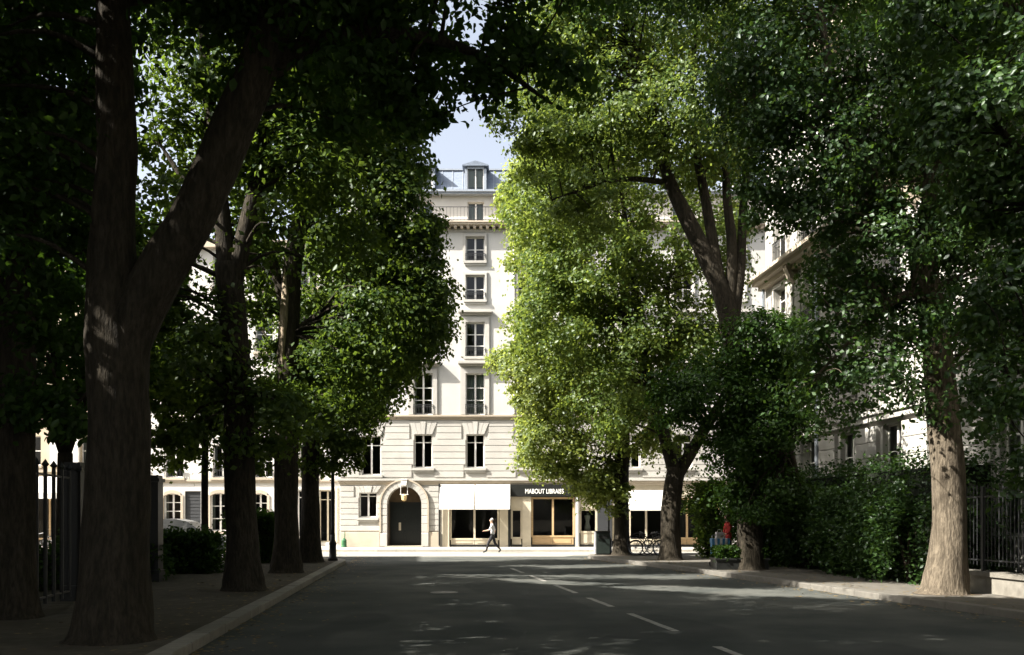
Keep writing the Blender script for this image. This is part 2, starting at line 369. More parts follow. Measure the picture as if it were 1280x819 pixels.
def railing(parent, x0, x1, z0, h, y, nb=10, mname='balcony_railing', fancy=False, m='iron', r=.011):
    b = MB(); b.box(x0, x1, y - .022, y + .022, z0 + h - .03, z0 + h); b.box(x0, x1, y - .015, y + .015, z0 + .06, z0 + .085)
    for i in range(nb + 1):
        xx = x0 + .01 + (x1 - x0 - .02) * i / nb; b.box(xx - r, xx + r, y - r, y + r, z0 + .02, z0 + h - .03)
    if fancy:
        for i in range(nb):
            xx = x0 + (x1 - x0) * (i + .5) / nb; b.torus((xx, y, z0 + h - .12), .045, .009, 'y', 10, 4)
        for xx in (x0, x1): b.box(xx - .012, xx + .012, y, y + .16, z0 + h * .6, z0 + h * .6 + .02)
    return b.build(mname, m, parent)
def spans(x0, x1, cuts):
    out = [(x0, x1)]
    for a, b in cuts:
        out = [q for p, r in out for q in ((p, min(r, a)), (max(p, b), r)) if q[1] - q[0] > 0.06]
    return out
def courses(parent, x0, x1, z0, z1, h, cuts, m='stone', y=0.0, proud=0.045):
    n = round((z1 - z0) / h); hh = (z1 - z0) / n
    for i in range(n):
        za, zb = z0 + i * hh, z0 + (i + 1) * hh
        for a, b in spans(x0, x1, [(c[0], c[1]) for c in cuts if c[2] < zb - .03 and c[3] > za + .03]):
            k = max(1, round((b - a) / 1.9)); off = 0.0
            for j in range(k):
                p, q = a + (b - a) * j / k, a + (b - a) * (j + 1) / k
                piece('stone_block', m, parent, p + .003, q - .003, y - proud, y + .01, za + .016, zb - .016)
def fan(parent, xc, w, z0, z1, m='stone', y=0.0, n=5, sp=0.32):
    for i in range(n):
        a0, a1 = -.5 + i / n, -.5 + (i + 1) / n
        lo = (xc + a0 * w + .006, xc + a1 * w - .006); hi = (xc + a0 * (w + sp * 2) + .008, xc + a1 * (w + sp * 2) - .008)
        MB().prism([(lo[0], z0 + .005), (lo[1], z0 + .005), (hi[1], z1), (hi[0], z1)], y - .062 - (.03 if i == n // 2 else 0), y + .01).build('voussoir', m, parent)

D0 = 51.6; SC = F / D0
def fx(px): return (px - CX) / SC
def fz(py, y=0.0): return CH + (HY - py) / F * (D0 + y)
main = empty('apartment_building', (0, D0, 0)); tag(main, 'tall cream stone apartment building facing the avenue, arched entrance and shops at street level', 'building')
XL, XR = fx(425), 15.5
cols = [464, 529, 594, 659, 724, 789, 854, 919]
holes_lo, holes_up, wins = [], [], []
zc = fz(524)                                         # top of the rusticated storey
# openings of the two lower storeys
portal = (fx(484), fx(527), 0.13, fz(608)); holes_lo.append(portal)
gwin = (fx(449), fx(471), fz(647), fz(616)); holes_lo.append(gwin)
shop_holes = [(fx(553), fx(635), .13, fz(606)), (fx(638), fx(719), .13, fz(606)), (fx(724), fx(748), .13, fz(606)), (fx(765), fx(830), .13, fz(606)), (fx(838), fx(900), .13, fz(606))]
holes_lo += shop_holes
f1 = []
for c in cols:
    w = 24 if c == 464 else 22.5
    zb, zt = (fz(594), fz(545)) if c == 464 else (fz(585), fz(543))
    f1.append((fx(c - w / 2), fx(c + w / 2), zb, zt))
    holes_lo.append(f1[-1])
wall(main, 'wall', 'stone', XL, XR, 0.1, zc, holes_lo)
wall(main, 'wall', 'render_wall', XL, XR, zc, fz(285), up := [(fx(c - 11.8), fx(c + 11.8), fz(b), fz(t)) for c in cols for b, t in ((518.5, 467), (446, 403), (375, 344), (326.5, 296))], y=0.0)
for i, c in enumerate(cols):
    h = f1[i]
    window(main, (h[0] + h[1]) / 2, h[2], h[3], h[1] - h[0], bars=(0.76,), sill=True, curtain=0.0)
    fan(main, (h[0] + h[1]) / 2, h[1] - h[0], h[3], fz(526.5))
    X = fx(c); w = 23.6 / SC
    window(main, X, fz(518.5), fz(467), w, bars=(.36, .66), surround=.26, hood=.42, sill=False, rail=.58, sm='stone', curtain=(.9 if c in (594, 724) else .25))
    window(main, X, fz(446), fz(403), w, bars=(.33, .66), surround=.26, hood=.34, sill=True, rail=.5, curtain=.2)
    window(main, X, fz(375), fz(344), w, bars=(.45,), surround=.12, sill=True, rail=.42)
    window(main, X, fz(326.5), fz(296), w, bars=(.5,), surround=.12, sill=True, rail=.42, curtain=.2)
cut1 = [(h[0] - .03, h[1] + .03, h[2] - .05, h[3]) for h in f1] + [(h[0] - .26, h[1] + .26, h[3], fz(526)) for h in f1] + [(h[0] - .14, h[1] + .14, h[2] - .28, h[2]) for h in f1]
courses(main, XL + .02, XR, fz(597), fz(525.5), .375, cut1)
pc = fx(505.5); pr = (fx(527) - fx(484)) / 2; ps = fz(630)
cutg = [(gwin[0] - .03, gwin[1] + .03, gwin[2] - .3, gwin[3]), (gwin[0] - .3, gwin[1] + .3, gwin[3], fz(607)), (pc - pr - .42, pc + pr + .42, 0, fz(607) + .3)]
courses(main, XL + .02, fx(550), fz(664), fz(607.5), .31, cutg)
for a, b in ((XL + .03, pc - pr - .42), (pc + pr + .42, fx(550))): piece('plinth', 'stone_warm', main, a, b, -.10, .01, .13, fz(665))
window(main, (gwin[0] + gwin[1]) / 2, gwin[2], gwin[3], gwin[1] - gwin[0], bars=(.86,), sill=True)
fan(main, (gwin[0] + gwin[1]) / 2, gwin[1] - gwin[0], gwin[3], fz(607.5), n=6, sp=.28)
# portal: jambs, arch stones, spandrels, recessed door
N = 18; arch = [(pc + pr * math.cos(math.pi * i / N), ps + pr * math.sin(math.pi * i / N)) for i in range(N + 1)]
topz = fz(608)
sp_ = MB()
for i in range(N):
    a, b = arch[i], arch[i + 1]
    sp_.add([(a[0], -.002, a[1]), (a[0], -.002, topz + .01), (b[0], -.002, topz + .01), (b[0], -.002, b[1]), (a[0], .6, a[1]), (b[0], .6, b[1])], [(0, 3, 2, 1), (0, 4, 5, 3)])
sp_.build('spandrel', 'stone', main)
na = 13
for i in range(na):
    a0, a1 = math.pi * i / na + .006, math.pi * (i + 1) / na - .006; ro = pr + .33
    poly = [(pc + r * math.cos(a), ps + r * math.sin(a)) for r, a in ((pr, a0), (ro, a0), (ro, (a0 + a1) / 2), (ro, a1), (pr, a1), (pr, (a0 + a1) / 2))]
    MB().prism(poly, -.13, .02).build('arch_stone', 'stone', main)
mo = MB()
for i in range(24):
    a0, a1 = math.pi * i / 24, math.pi * (i + 1) / 24; r0, r1 = pr + .335, pr + .42
    mo.prism([(pc + r * math.cos(a), ps + r * math.sin(a)) for r, a in ((r0, a0), (r1, a0), (r1, a1), (r0, a1))], -.17, .01)
mo.build('arch_moulding', 'stone_warm', main)
for s_ in (-1, 1):
    k = 0; zz = .13
    for q in (.95, 1.42, 1.9, 2.3, ps - .004):
        xa, xb = sorted((pc + s_ * pr, pc + s_ * (pr + (.40 if k == 0 else .33))))
        piece('jamb_stone', 'stone', main, xa, xb, -.15 if k == 0 else -.13, .3, zz + .006, q - .006); zz = q; k += 1
    xa, xb = sorted((pc + s_ * (pr + .335), pc + s_ * (pr + .42))); boxo('jamb_moulding', 'stone_warm', main, xa, xb, -.17, .01, .96, ps)
key = MB().prism([(pc - .13, fz(607)), (pc + .13, fz(607)), (pc + .17, fz(600)), (pc - .17, fz(600))], -.26, .02)
key.box(pc - .2, pc + .2, -.29, .02, fz(600), fz(599)); key.build('keystone', 'white_paint', main)
lan = MB()
for s_ in (-1, 1): lan.tube([(pc + s_ * .19, -.14, fz(606)), (pc + s_ * .19, -.14, fz(618))], .014, 6)
lan.box(pc - .24, pc + .24, -.17, -.11, fz(618.6), fz(617.8)); lan = lan.build('lantern_hanger', 'white_paint', main)
MB().lathe([(.05, 0), (.13, .05), (.17, .30), (.10, .36), (.03, .40)], 8, (pc, -.14, fz(626.5))).build('lantern', 'glow_glass', lan)
passage = MB()
passage.box(pc - pr - .05, pc - pr, .4, 1.5, .13, topz); passage.box(pc + pr, pc + pr + .05, .4, 1.5, .13, topz); passage.box(pc - pr, pc + pr, .41, 1.5, topz, topz + .06)
passage.build('passage', 'interior_warm', main)
door = boxo('door', 'door_green', main, pc - pr, pc + pr, 1.18, 1.28, .13, fz(627.5))
for s_ in (-1, 1):
    for za, zb in ((.3, .95), (1.1, 1.75), (1.9, 2.45)):
        xa, xb = sorted((pc + s_ * .1, pc + s_ * (pr - .1))); boxo('door_panel', 'door_green', door, xa, xb, 1.145, 1.18, za, zb)
boxo('door_plate', 'cream_paint', door, pc - .46, pc - .33, 1.12, 1.145, 1.05, 1.5)
boxo('tympanum', 'interior_warm', main, pc - pr, pc + pr, 1.20, 1.26, fz(627.4), topz)
boxo('doorstep', 'stone_warm', main, pc - pr - .1, pc + pr + .1, -.2, 1.18, .10, .19)
# string courses, cornice, attic, roof
def mould(zb, h, p, m='stone', x0=XL, x1=XR, steps=2):
    b = MB()
    for i in range(steps): b.box(x0 - p * (i + 1) / steps, x1, -p * (i + 1) / steps, .05, zb + h * i / steps, zb + h * (i + 1) / steps)
    b.build('string_course', m, main)
mould(fz(606), .22, .10, 'stone_warm', steps=2); mould(fz(601), .12, .16, 'stone', steps=1)
mould(fz(525), .26, .20, 'stone_warm', steps=3)
cz = fz(287.5)
mould(cz - .12, .12, .08, 'stone', steps=1)
k = XL
while k < XR:
    piece('modillion', 'stone_warm', main, k, k + .16, -.40, .02, cz + .005, cz + .17); k += .36
cn = MB().box(XL - .5, XR, -.5, 1.2, cz + .172, cz + .27).box(XL - .56, XR, -.56, 1.2, cz + .272, cz + .36); cn.build('cornice', 'stone_warm', main)
bz = cz + .362
railing(main, XL - .45, XR, bz, .80, -.46, nb=130, m='iron', r=.008)
at_h = [(fx(c - 10.4), fx(c + 10.4), fz(278, .75), fz(252.5, .75)) for c in cols]
wall(main, 'attic_wall', 'white_wall', XL + .1, XR, cz + .36, fz(242.5, .4), at_h, y=.75, t=.3)
for h in at_h: window(main, (h[0] + h[1]) / 2, h[2], h[3], h[1] - h[0], bars=(), sill=False, y=.75, curtain=.95)
gz = fz(242.5, .4)
MB().box(XL - .05, XR, .35, 1.0, gz + .003, gz + .1).box(XL - .1, XR, .25, 1.0, gz + .102, gz + .22).build('gutter', 'zinc', main)
rt = fz(213.5, 1.35)
MB().add([(XL, .6, gz + .2), (XR, .6, gz + .2), (XR, 1.35, rt), (XL, 1.35, rt), (XL + 1, 12, rt + .6), (XR, 12, rt + .6), (XL, 12, gz)],
         [(0, 1, 2, 3), (3, 2, 5, 4), (0, 3, 4, 6)]).build('roof', 'slate', main)
MB().box(XL, XR, 1.26, 1.44, rt + .003, rt + .09).build('roof_ridge', 'zinc', main)
k = XL + .3
seams = MB()
while k < XR:
    seams.add([(k - .015, .57, gz + .22), (k + .015, .57, gz + .22), (k + .015, 1.31, rt), (k - .015, 1.31, rt)], [(0, 1, 2, 3)]); k += .6
seams.build('roof_seam', 'zinc', main)
for c in cols:
    xa, xb = fx(c - 10.5), fx(c + 10.5); xm = (xa + xb) / 2; za, zb = gz + .2, fz(211, .5)
    d = MB().box(xa - .14, xa, .5, 2.2, za, zb).box(xb, xb + .14, .5, 2.2, za, zb).box(xa, xb, .5, 2.2, zb, zb + .12)
    d = d.build('dormer', 'zinc', main)
    MB().prism([(xa - .28, zb + .122), (xb + .28, zb + .122), (xb + .28, zb + .18), (xm, zb + .42), (xa - .28, zb + .18)], .34, 2.6).build('dormer_roof', 'slate', d)
    f = MB().box(xm - .03, xm + .03, .56, .62, za, zb).box(xa, xa + .05, .56, .62, za, zb).box(xb - .05, xb, .56, .62, za, zb); f.build('dormer_frame', 'white_paint', d)
    MB().add([(xa, .60, za), (xb, .60, za), (xb, .60, zb), (xa, .60, zb)], [(0, 1, 2, 3)]).build('pane', 'glass', d)
    boxo('curtain', 'curtain', d, xa, xb, .75, .78, za, zb)
# inside and sides
MB().box(XL + .1, XR, 1.7, 1.8, .13, gz).box(XL + .1, XR, .45, 1.7, zc + .05, zc + .2).box(XL + .1, XR, .45, 1.7, fz(603), fz(601)).build('interior', 'interior', main)
MB().box(XL, XL + .35, .0 + .004, 11.9, .13, cz + .2).build('side_wall', 'render_wall', main)
MB().box(XL, XR, 11.9, 12.2, .13, gz).build('rear_wall', 'render_wall', main)
MB().tube([(fx(549.5), -.16, .2), (fx(549.5), -.16, fz(605))], .05, 8).build('downpipe', 'black_paint', main)
MB().tube([(fx(721.6), -.16, .2), (fx(721.6), -.16, fz(622))], .05, 8).build('downpipe', 'grey_lining', main)
MB().tube([(fx(642.5), -.1, zc + .3), (fx(642.5), -.1, cz)], .05, 8).build('downpipe', 'white_paint', main)
# shop with the awning
def shop(x0, x1, zt, sill_z, m, panes, y=.12, base=True):
    s = MB(); fr = .11; yb = y + .09; n = panes; ww = (x1 - x0 - fr * (n + 1)) / n
    s.box(x0, x1, y, yb, zt - fr, zt)
    for i in range(n + 1): s.box(x0 + i * (ww + fr), x0 + i * (ww + fr) + fr, y - .01, yb, sill_z, zt - fr)
    s.box(x0, x1, y - .03, yb, sill_z - .1, sill_z)
    front = s.build('shopfront', m, main)
    for i in range(n):
        a = x0 + fr + i * (ww + fr)
        MB().add([(a, y + .05, sill_z), (a + ww, y + .05, sill_z), (a + ww, y + .05, zt - fr), (a, y + .05, zt - fr)], [(0, 1, 2, 3)]).build('pane', 'glass', front)
        if base and sill_z > .4:
            boxo('base_panel', m, front, a - fr / 2 + .01, a + ww + fr / 2 - .01, y + .0, yb, .26, sill_z - .1)
            boxo('base_panel', m, front, a + .1, a + ww - .1, y - .025, y, .34, sill_z - .18)
    boxo('skirting', 'black_paint', front, x0, x1, y - .04, yb, .13, .26)
    return front
for a, b in ((fx(553), fx(561.5)), (fx(624.5), fx(635))): boxo('pilaster', 'cream_paint', main, a, b, -.04, .3, .13, fz(606))
boxo('pilaster', 'black_paint', main, fx(635.3), fx(638), -.05, .3, .13, fz(606))
shop(fx(562), fx(624), fz(628), fz(673), 'cream_paint', 2)
boxo('transom_panel', 'cream_paint', main, fx(562), fx(624), .10, .22, fz(628), fz(606))
for a, b in ((fx(550.5), fx(593.2)), (fx(594.6), fx(637.5))):
    aw = MB(); z1_, z0_, o_ = fz(605.5), 2.46, 1.0; n = 6
    for i in range(n + 1):
        t = i / n; yy, zz = -.06 - o_ * t, z1_ + (z0_ - z1_) * t - .05 * math.sin(math.pi * t)
        aw.v += [(a, yy, zz), (b, yy, zz), (a, yy + .015, zz - .02), (b, yy + .015, zz - .02)]
    for i in range(n):
        q = 4 * i; aw.f += [(q, q + 1, q + 5, q + 4)[::-1], (q + 2, q + 3, q + 7, q + 6), (q, q + 2, q + 6, q + 4), (q + 1, q + 3, q + 7, q + 5)]; aw.m += [0] * 4
    aw.box(a, b, -.06 - o_ - .02, -.06 - o_, z0_ - .22, z0_ + .01); aw = aw.build('awning', 'canvas', main)
    MB().tube([(a + .05, -1.03, z0_), (b - .05, -1.03, z0_)], .025, 6).tube([(a + .1, -1.03, z0_), (a + .1, -.02, z0_ + .2)], .018, 6).tube([(b - .1, -1.03, z0_), (b - .1, -.02, z0_ + .2)], .018, 6).build('awning_frame', 'white_paint', aw)
# shop with the black sign
sg = boxo('shop_sign', 'black_paint', main, fx(638.3), fx(726), -.14, .05, fz(620.5), fz(605.6))
def lettering(txt, xc, zc_, h, wid, y, parent):
    cu = bpy.data.curves.new('lettering', 'FONT'); cu.body = txt; cu.align_x = 'CENTER'; cu.align_y = 'CENTER'; cu.extrude = .008; cu.offset = .012
    t = bpy.data.objects.new('lettering', cu); COL.objects.link(t); bpy.context.view_layer.update()
    me = bpy.data.meshes.new_from_object(t.evaluated_get(bpy.context.evaluated_depsgraph_get())); bpy.data.objects.remove(t)
    co = np.empty(len(me.vertices) * 3, np.float32); me.vertices.foreach_get("co", co); co = co.reshape(-1, 3)
    sp = co.max(0) - co.min(0); c = (co.max(0) + co.min(0)) / 2
    co = (co - c) * np.array([wid / sp[0], h / sp[1], 1]); me.vertices.foreach_set("co", co.astype(np.float32).ravel())
    me.materials.clear(); me.materials.append(MATS['letter_white']); me.update()
    o = link('lettering', me, parent, (xc, y, zc_)); o.rotation_euler = (math.pi / 2, 0, 0); return o
lettering("MABOUT LIBRAISS", fx(680.5), fz(614.3), .27, fx(704.5) - fx(656.5), -.152, sg)
shop(fx(664), fx(718.5), fz(621.5), fz(669.5), 'oak', 2)
boxo('pilaster', 'cream_paint', main, fx(653), fx(663.8), -.02, .3, .13, fz(621))
sd = shop(fx(638.5), fx(653), fz(636), fz(671.5), 'cream_paint', 1)
boxo('transom_panel', 'cream_paint', main, fx(638.2), fx(653), .08, .2, fz(636), fz(621))
boxo('transom_panel', 'black_paint', main, fx(638.2), fx(719), .10, .3, fz(621.2), fz(606))
# small door with the display form
boxo('pilaster', 'shutter_grey', main, fx(747), fx(765), -.03, .3, .13, fz(606))
shop(fx(724.5), fx(746.8), fz(636), fz(664), 'cream_paint', 1)
boxo('transom_panel', 'cream_paint', main, fx(724.3), fx(746.8), .08, .2, fz(636), fz(606))
frm = MB().lathe([(.03, 0), (.20, .05), (.17, .35), (.11, .62), (.16, .85), (.17, .98), (.06, 1.04), (.05, 1.1)], 10, (fx(735.5), .6, fz(666))).build('display_dress', 'white_cloth', main)
# third shop with a paler awning, half behind the trees
shop(fx(765.5), fx(830), fz(634), fz(674), 'cream_paint', 3)
boxo('transom_panel', 'cream_paint', main, fx(765.3), fx(830), .08, .2, fz(634), fz(606))
aw = MB(); aw.add([(fx(765), -.05, fz(613)), (fx(832), -.05, fz(613)), (fx(832), -1.1, 2.4), (fx(765), -1.1, 2.4), (fx(765), -.05, fz(613) - .03), (fx(832), -.05, fz(613) - .03), (fx(832), -1.1, 2.37), (fx(765), -1.1, 2.37)],
                  [(3, 2, 1, 0), (4, 5, 6, 7), (0, 1, 5, 4), (1, 2, 6, 5), (2, 3, 7, 6), (3, 0, 4, 7)])
aw.box(fx(765), fx(832), -1.12, -1.1, 2.18, 2.40); aw.build('awning', 'canvas', main)
shop(fx(838.5), fx(899.5), fz(622), fz(672), 'oak', 3)
boxo('transom_panel', 'cream_paint', main, fx(838), fx(900), .08, .2, fz(622), fz(606))

# low wing and the houses further along the cross street
DL = 53.2; SL = F / DL
def lx(px): return (px - CX) / SL
def lz(py): return CH + (HY - py) / SL
wing = empty('white_house', (0, DL, 0)); tag(wing, 'white rendered house with arched ground-floor windows and a dark shutter door', 'house')
a0, a1 = lx(186), XL - .02
whole = [(lx(205), lx(226), lz(650), lz(617)), (lx(263), lx(286), lz(664), lz(616.5)), (lx(315.5), lx(334), lz(652), lz(617)), (lx(231), lx(251), .13, lz(614)),
         (lx(366), lx(378), lz(672), lz(613)), (lx(399), lx(419), .13, lz(613))]
upw = [(lx(c - 11), lx(c + 11), lz(b), lz(t)) for c in (218, 277, 330, 385) for b, t in ((597, 556), (520, 470), (440, 395), (360, 320))]
wall(wing, 'wall', 'white_wall', a0, a1, .1, 17.5, whole + upw)
for i, h in enumerate(whole[:3]):
    xc, w = (h[0] + h[1]) / 2, h[1] - h[0]
    wd = window(wing, xc, h[2], h[3], w, bars=(.33, .66), sill=True, sm='stone_warm', curtain=.3)
    n = 10; R = w * 1.1; b = MB(); zt = h[3]; rise = .16
    for j in range(n):
        xa, xb = h[0] + w * j / n, h[0] + w * (j + 1) / n
        fa, fb = [rise * (1 - ((x - xc) / (w / 2)) ** 2) - rise for x in (xa, xb)]
        b.add([(xa, -.004, zt + fa), (xb, -.004, zt + fb), (xb, -.004, zt + .02), (xa, -.004, zt + .02), (xa, .3, zt + fa), (xb, .3, zt + fb)], [(0, 1, 2, 3), (0, 4, 5, 1)])
        b.prism([(xa, zt + fa + .005), (xb, zt + fb + .005), (xb, zt + fb + .2), (xa, zt + fa + .2)], -.05, -.005)
    b.box(h[0] - .14, h[0], -.05, .02, h[2], zt - .1); b.box(h[1], h[1] + .14, -.05, .02, h[2], zt - .1)
    b.build('window_arch', 'stone_warm', wd)
sh = whole[3]; dr = boxo('shutter_door', 'shutter_grey', wing, sh[0], sh[1], .12, .18, .13, sh[3])
for i in range(16): boxo('slat', 'shutter_grey', dr, sh[0] + .03, sh[1] - .03, .095, .12, .2 + i * .2, .36 + i * .2) if .36 + i * .2 < sh[3] else None
window(wing, lx(372), lz(672), lz(613), lx(378) - lx(366), bars=(.85,), sill=True, surround=.1)
h = whole[5]; window(wing, (h[0] + h[1]) / 2, .35, h[3], h[1] - h[0], bars=(.82,), sill=False, surround=.14, frame='cream_paint', sm='cream_paint')
boxo('door_sill', 'white_wall', wing, h[0], h[1], .05, .4, .13, .35)
for q in upw: window(wing, (q[0] + q[1]) / 2, q[2], q[3], q[1] - q[0], bars=(.5,), sill=True, rail=.55, sm='stone_warm', curtain=.3)
MB().box(a0 - .05, a1, -.12, .02, lz(602), lz(599.5)).box(a0 - .05, a1, -.07, .02, lz(604), lz(602) - .003).build('string_course', 'stone_warm', wing)
MB().box(a0 - .3, a1, -.4, .5, 17.5, 17.9).build('cornice', 'stone_warm', wing)
MB().add([(a0 - .3, -.35, 17.9), (a1, -.35, 17.9), (a1, 3, 20.5), (a0 - .3, 3, 20.5)], [(0, 1, 2, 3)]).build('roof', 'slate', wing)
MB().box(a0 + .1, a1, 1.6, 1.7, .13, 17.4).build('interior', 'interior', wing)

corner = empty('corner_cafe', (0, DL, 0)); tag(corner, 'tan building with a long white awning and a blank white signboard behind the railing', 'building')
b0, b1 = -45.0, a0 - .05
ch = [(lx(-40), lx(30), .13, lz(612)), (lx(44), lx(112), .13, lz(612)), (lx(125), lx(178), .13, lz(612))] + [(lx(c - 11), lx(c + 11), lz(b), lz(t)) for c in (40, 112, 165) for b, t in ((582, 545), (500, 455), (420, 375))]
wall(corner, 'wall', 'tan_wall', b0, b1, .1, 16, ch)
for q in ch[3:]: window(corner, (q[0] + q[1]) / 2, q[2], q[3], q[1] - q[0], bars=(.5,), sill=True, sm='stone_warm', curtain=.3)
for q in ch[:3]:
    n = 4; wq = (q[1] - q[0]) / n
    fr = MB()
    for i in range(n + 1): fr.box(q[0] + i * wq - .05, q[0] + i * wq + .05, .1, .2, .13, q[3])
    fr.box(q[0], q[1], .11, .19, .5, .6); fr = fr.build('shopfront', 'oak', corner)
    for i in range(n): MB().add([(q[0] + i * wq, .15, .6), (q[0] + (i + 1) * wq, .15, .6), (q[0] + (i + 1) * wq, .15, q[3]), (q[0] + i * wq, .15, q[3])], [(0, 1, 2, 3)]).build('pane', 'glass', fr)
    aw = MB(); aw.add([(q[0] - .2, -.05, lz(596)), (q[1] + .2, -.05, lz(596)), (q[1] + .2, -1.4, lz(617)), (q[0] - .2, -1.4, lz(617)), (q[0] - .2, -.05, lz(596) - .03), (q[1] + .2, -.05, lz(596) - .03), (q[1] + .2, -1.4, lz(617) - .03), (q[0] - .2, -1.4, lz(617) - .03)],
                      [(3, 2, 1, 0), (4, 5, 6, 7), (0, 1, 5, 4), (1, 2, 6, 5), (2, 3, 7, 6), (3, 0, 4, 7)])
    aw.box(q[0] - .2, q[1] + .2, -1.42, -1.4, lz(624), lz(617)); aw.build('awning', 'canvas', corner)
b = MB(); b.prism([(lx(67), lz(583)), (lx(98), lz(583)), (lx(100), lz(581)), (lx(100), lz(547)), (lx(98), lz(545)), (lx(67), lz(545)), (lx(65), lz(547)), (lx(65), lz(581))], -.22, -.02); b.build('signboard', 'white_paint', corner)
MB().box(b0, b1, -.3, .5, 16, 16.4).build('cornice', 'stone_warm', corner)
MB().box(b0, b1, 1.6, 1.7, .13, 15.9).build('interior', 'interior_warm', corner)
MB().box(lx(40), b1, -.1, .02, lz(590), lz(586)).build('string_course', 'stone_warm', corner)

# long facade along the right side of the avenue
th = math.atan2(-.9954, .0962)
rb = empty('stone_mansion', (11.0, 39.5, 0), th); tag(rb, 'pale stone mansion behind the hedge, bracketed cornice and pilasters along the avenue', 'building')
LR = 56.0; rcols = [1.75 + 3.0 * i for i in range(18)]
rl = [(1.3, 4.75), (6.1, 8.6), (9.3, 11.35), (12.45, 14.8), (15.8, 17.6)]
rh = [(x - .62, x + .62, a, b) for x in rcols for a, b in rl]
wall(rb, 'wall', 'stone', 0, LR, .1, 18.4, rh)
for x in rcols:
    for k, (a, b) in enumerate(rl):
        if x > 24: 
            if k in (0, 4): continue
        window(rb, x, a, b, 1.24, bars=(.5, .75), sill=True, surround=.17 if k in (1, 2, 3) else 0, rail=(.85 if k == 3 else (.5 if k in (1, 2) else 0)), curtain=.5)
    for s_ in (-1, 1):
        zz = .6
        while zz < 4.7:
            piece('pilaster_stone', 'stone', rb, x + s_ * 1.15 - .36, x + s_ * 1.15 + .36, -.14, .01, zz + .012, min(zz + .52, 4.8) - .012); zz += .52
        if x < 24: boxo('pilaster', 'stone', rb, x + s_ * 1.15 - .28, x + s_ * 1.15 + .28, -.10, .02, 5.5, 11.2)
    br = MB().prism([(0, 0)] * 3, 0, .01) if False else MB()
    if x < 24:
        br.add([(x + 1.5 - .16, -.02, 11.0), (x + 1.5 + .16, -.02, 11.0), (x + 1.5 + .16, -.5, 11.78), (x + 1.5 - .16, -.5, 11.78), (x + 1.5 - .16, .02, 11.78), (x + 1.5 + .16, .02, 11.78), (x + 1.5 - .16, -.3, 11.3), (x + 1.5 + .16, -.3, 11.3)],
               [(0, 1, 7, 6), (6, 7, 2, 3), (0, 6, 3, 4), (1, 5, 2, 7), (3, 2, 5, 4)]); br.build('bracket', 'stone_warm', rb)
MB().box(-.2, LR, -.55, .05, 11.8, 11.95).box(-.3, LR, -.75, .05, 11.952, 12.1).box(-.1, LR, -.3, .05, 11.6, 11.798).build('cornice', 'stone_warm', rb)
MB().box(-.1, LR, -.22, .05, 4.9, 5.1).box(-.15, LR, -.3, .05, 5.102, 5.25).build('string_course', 'stone', rb)
MB().box(-.4, LR, -.8, .6, 18.4, 18.9).build('cornice', 'stone_warm', rb)
MB().add([(-.3, -.5, 18.9), (LR, -.5, 18.9), (LR, 2.2, 22), (-.3, 2.2, 22), (LR, 11, 22), (-.3, 11, 22)], [(0, 1, 2, 3), (3, 2, 4, 5)]).build('roof', 'slate', rb)
MB().box(0, .4, .004, 11, .1, 18.4).build('side_wall', 'stone', rb)
MB().box(.4, LR, 1.6, 1.7, .13, 18.3).build('interior', 'interior_warm', rb)
for x in (.25, 5.6): MB().tube([(x, -.2, .3), (x, -.2, 11.6)], .07, 8).build('downpipe', 'zinc', rb)

# facade along the left side of the avenue (shades the left pavement)
th2 = math.atan2(.9954, -.0962)
lb = empty('townhouse', (-19.5, -14, 0), th2); tag(lb, 'brown stone townhouse at the end of the left pavement, in deep shade', 'building')
lh = [(x - .6, x + .6, a, b) for x in [1.5 + 3 * i for i in range(16)] for a, b in ((1.2, 3.6), (5, 7.4), (8.4, 10.6), (11.6, 13.6), (14.6, 16.2))]
wall(lb, 'wall', 'tan_wall', 0, 49, .1, 17.6, lh)
for q in lh:
    if q[0] > 36: window(lb, (q[0] + q[1]) / 2, q[2], q[3], 1.2, bars=(.5,), sill=True, surround=.12)
MB().box(-.1, 49.1, -.4, .5, 17.6, 18).build('cornice', 'stone_warm', lb)
MB().box(48.6, 49, .004, 10, .1, 17.6).box(0, 48.6, 1.6, 1.7, .1, 17.6).box(0, 49, 10, 10.2, .1, 17.6).build('interior', 'tan_wall', lb)
MB().add([(-.1, -.3, 18.0), (49.1, -.3, 18.0), (49.1, 10, 18.6), (-.1, 10, 18.6)], [(0, 1, 2, 3)]).build('roof', 'slate', lb)

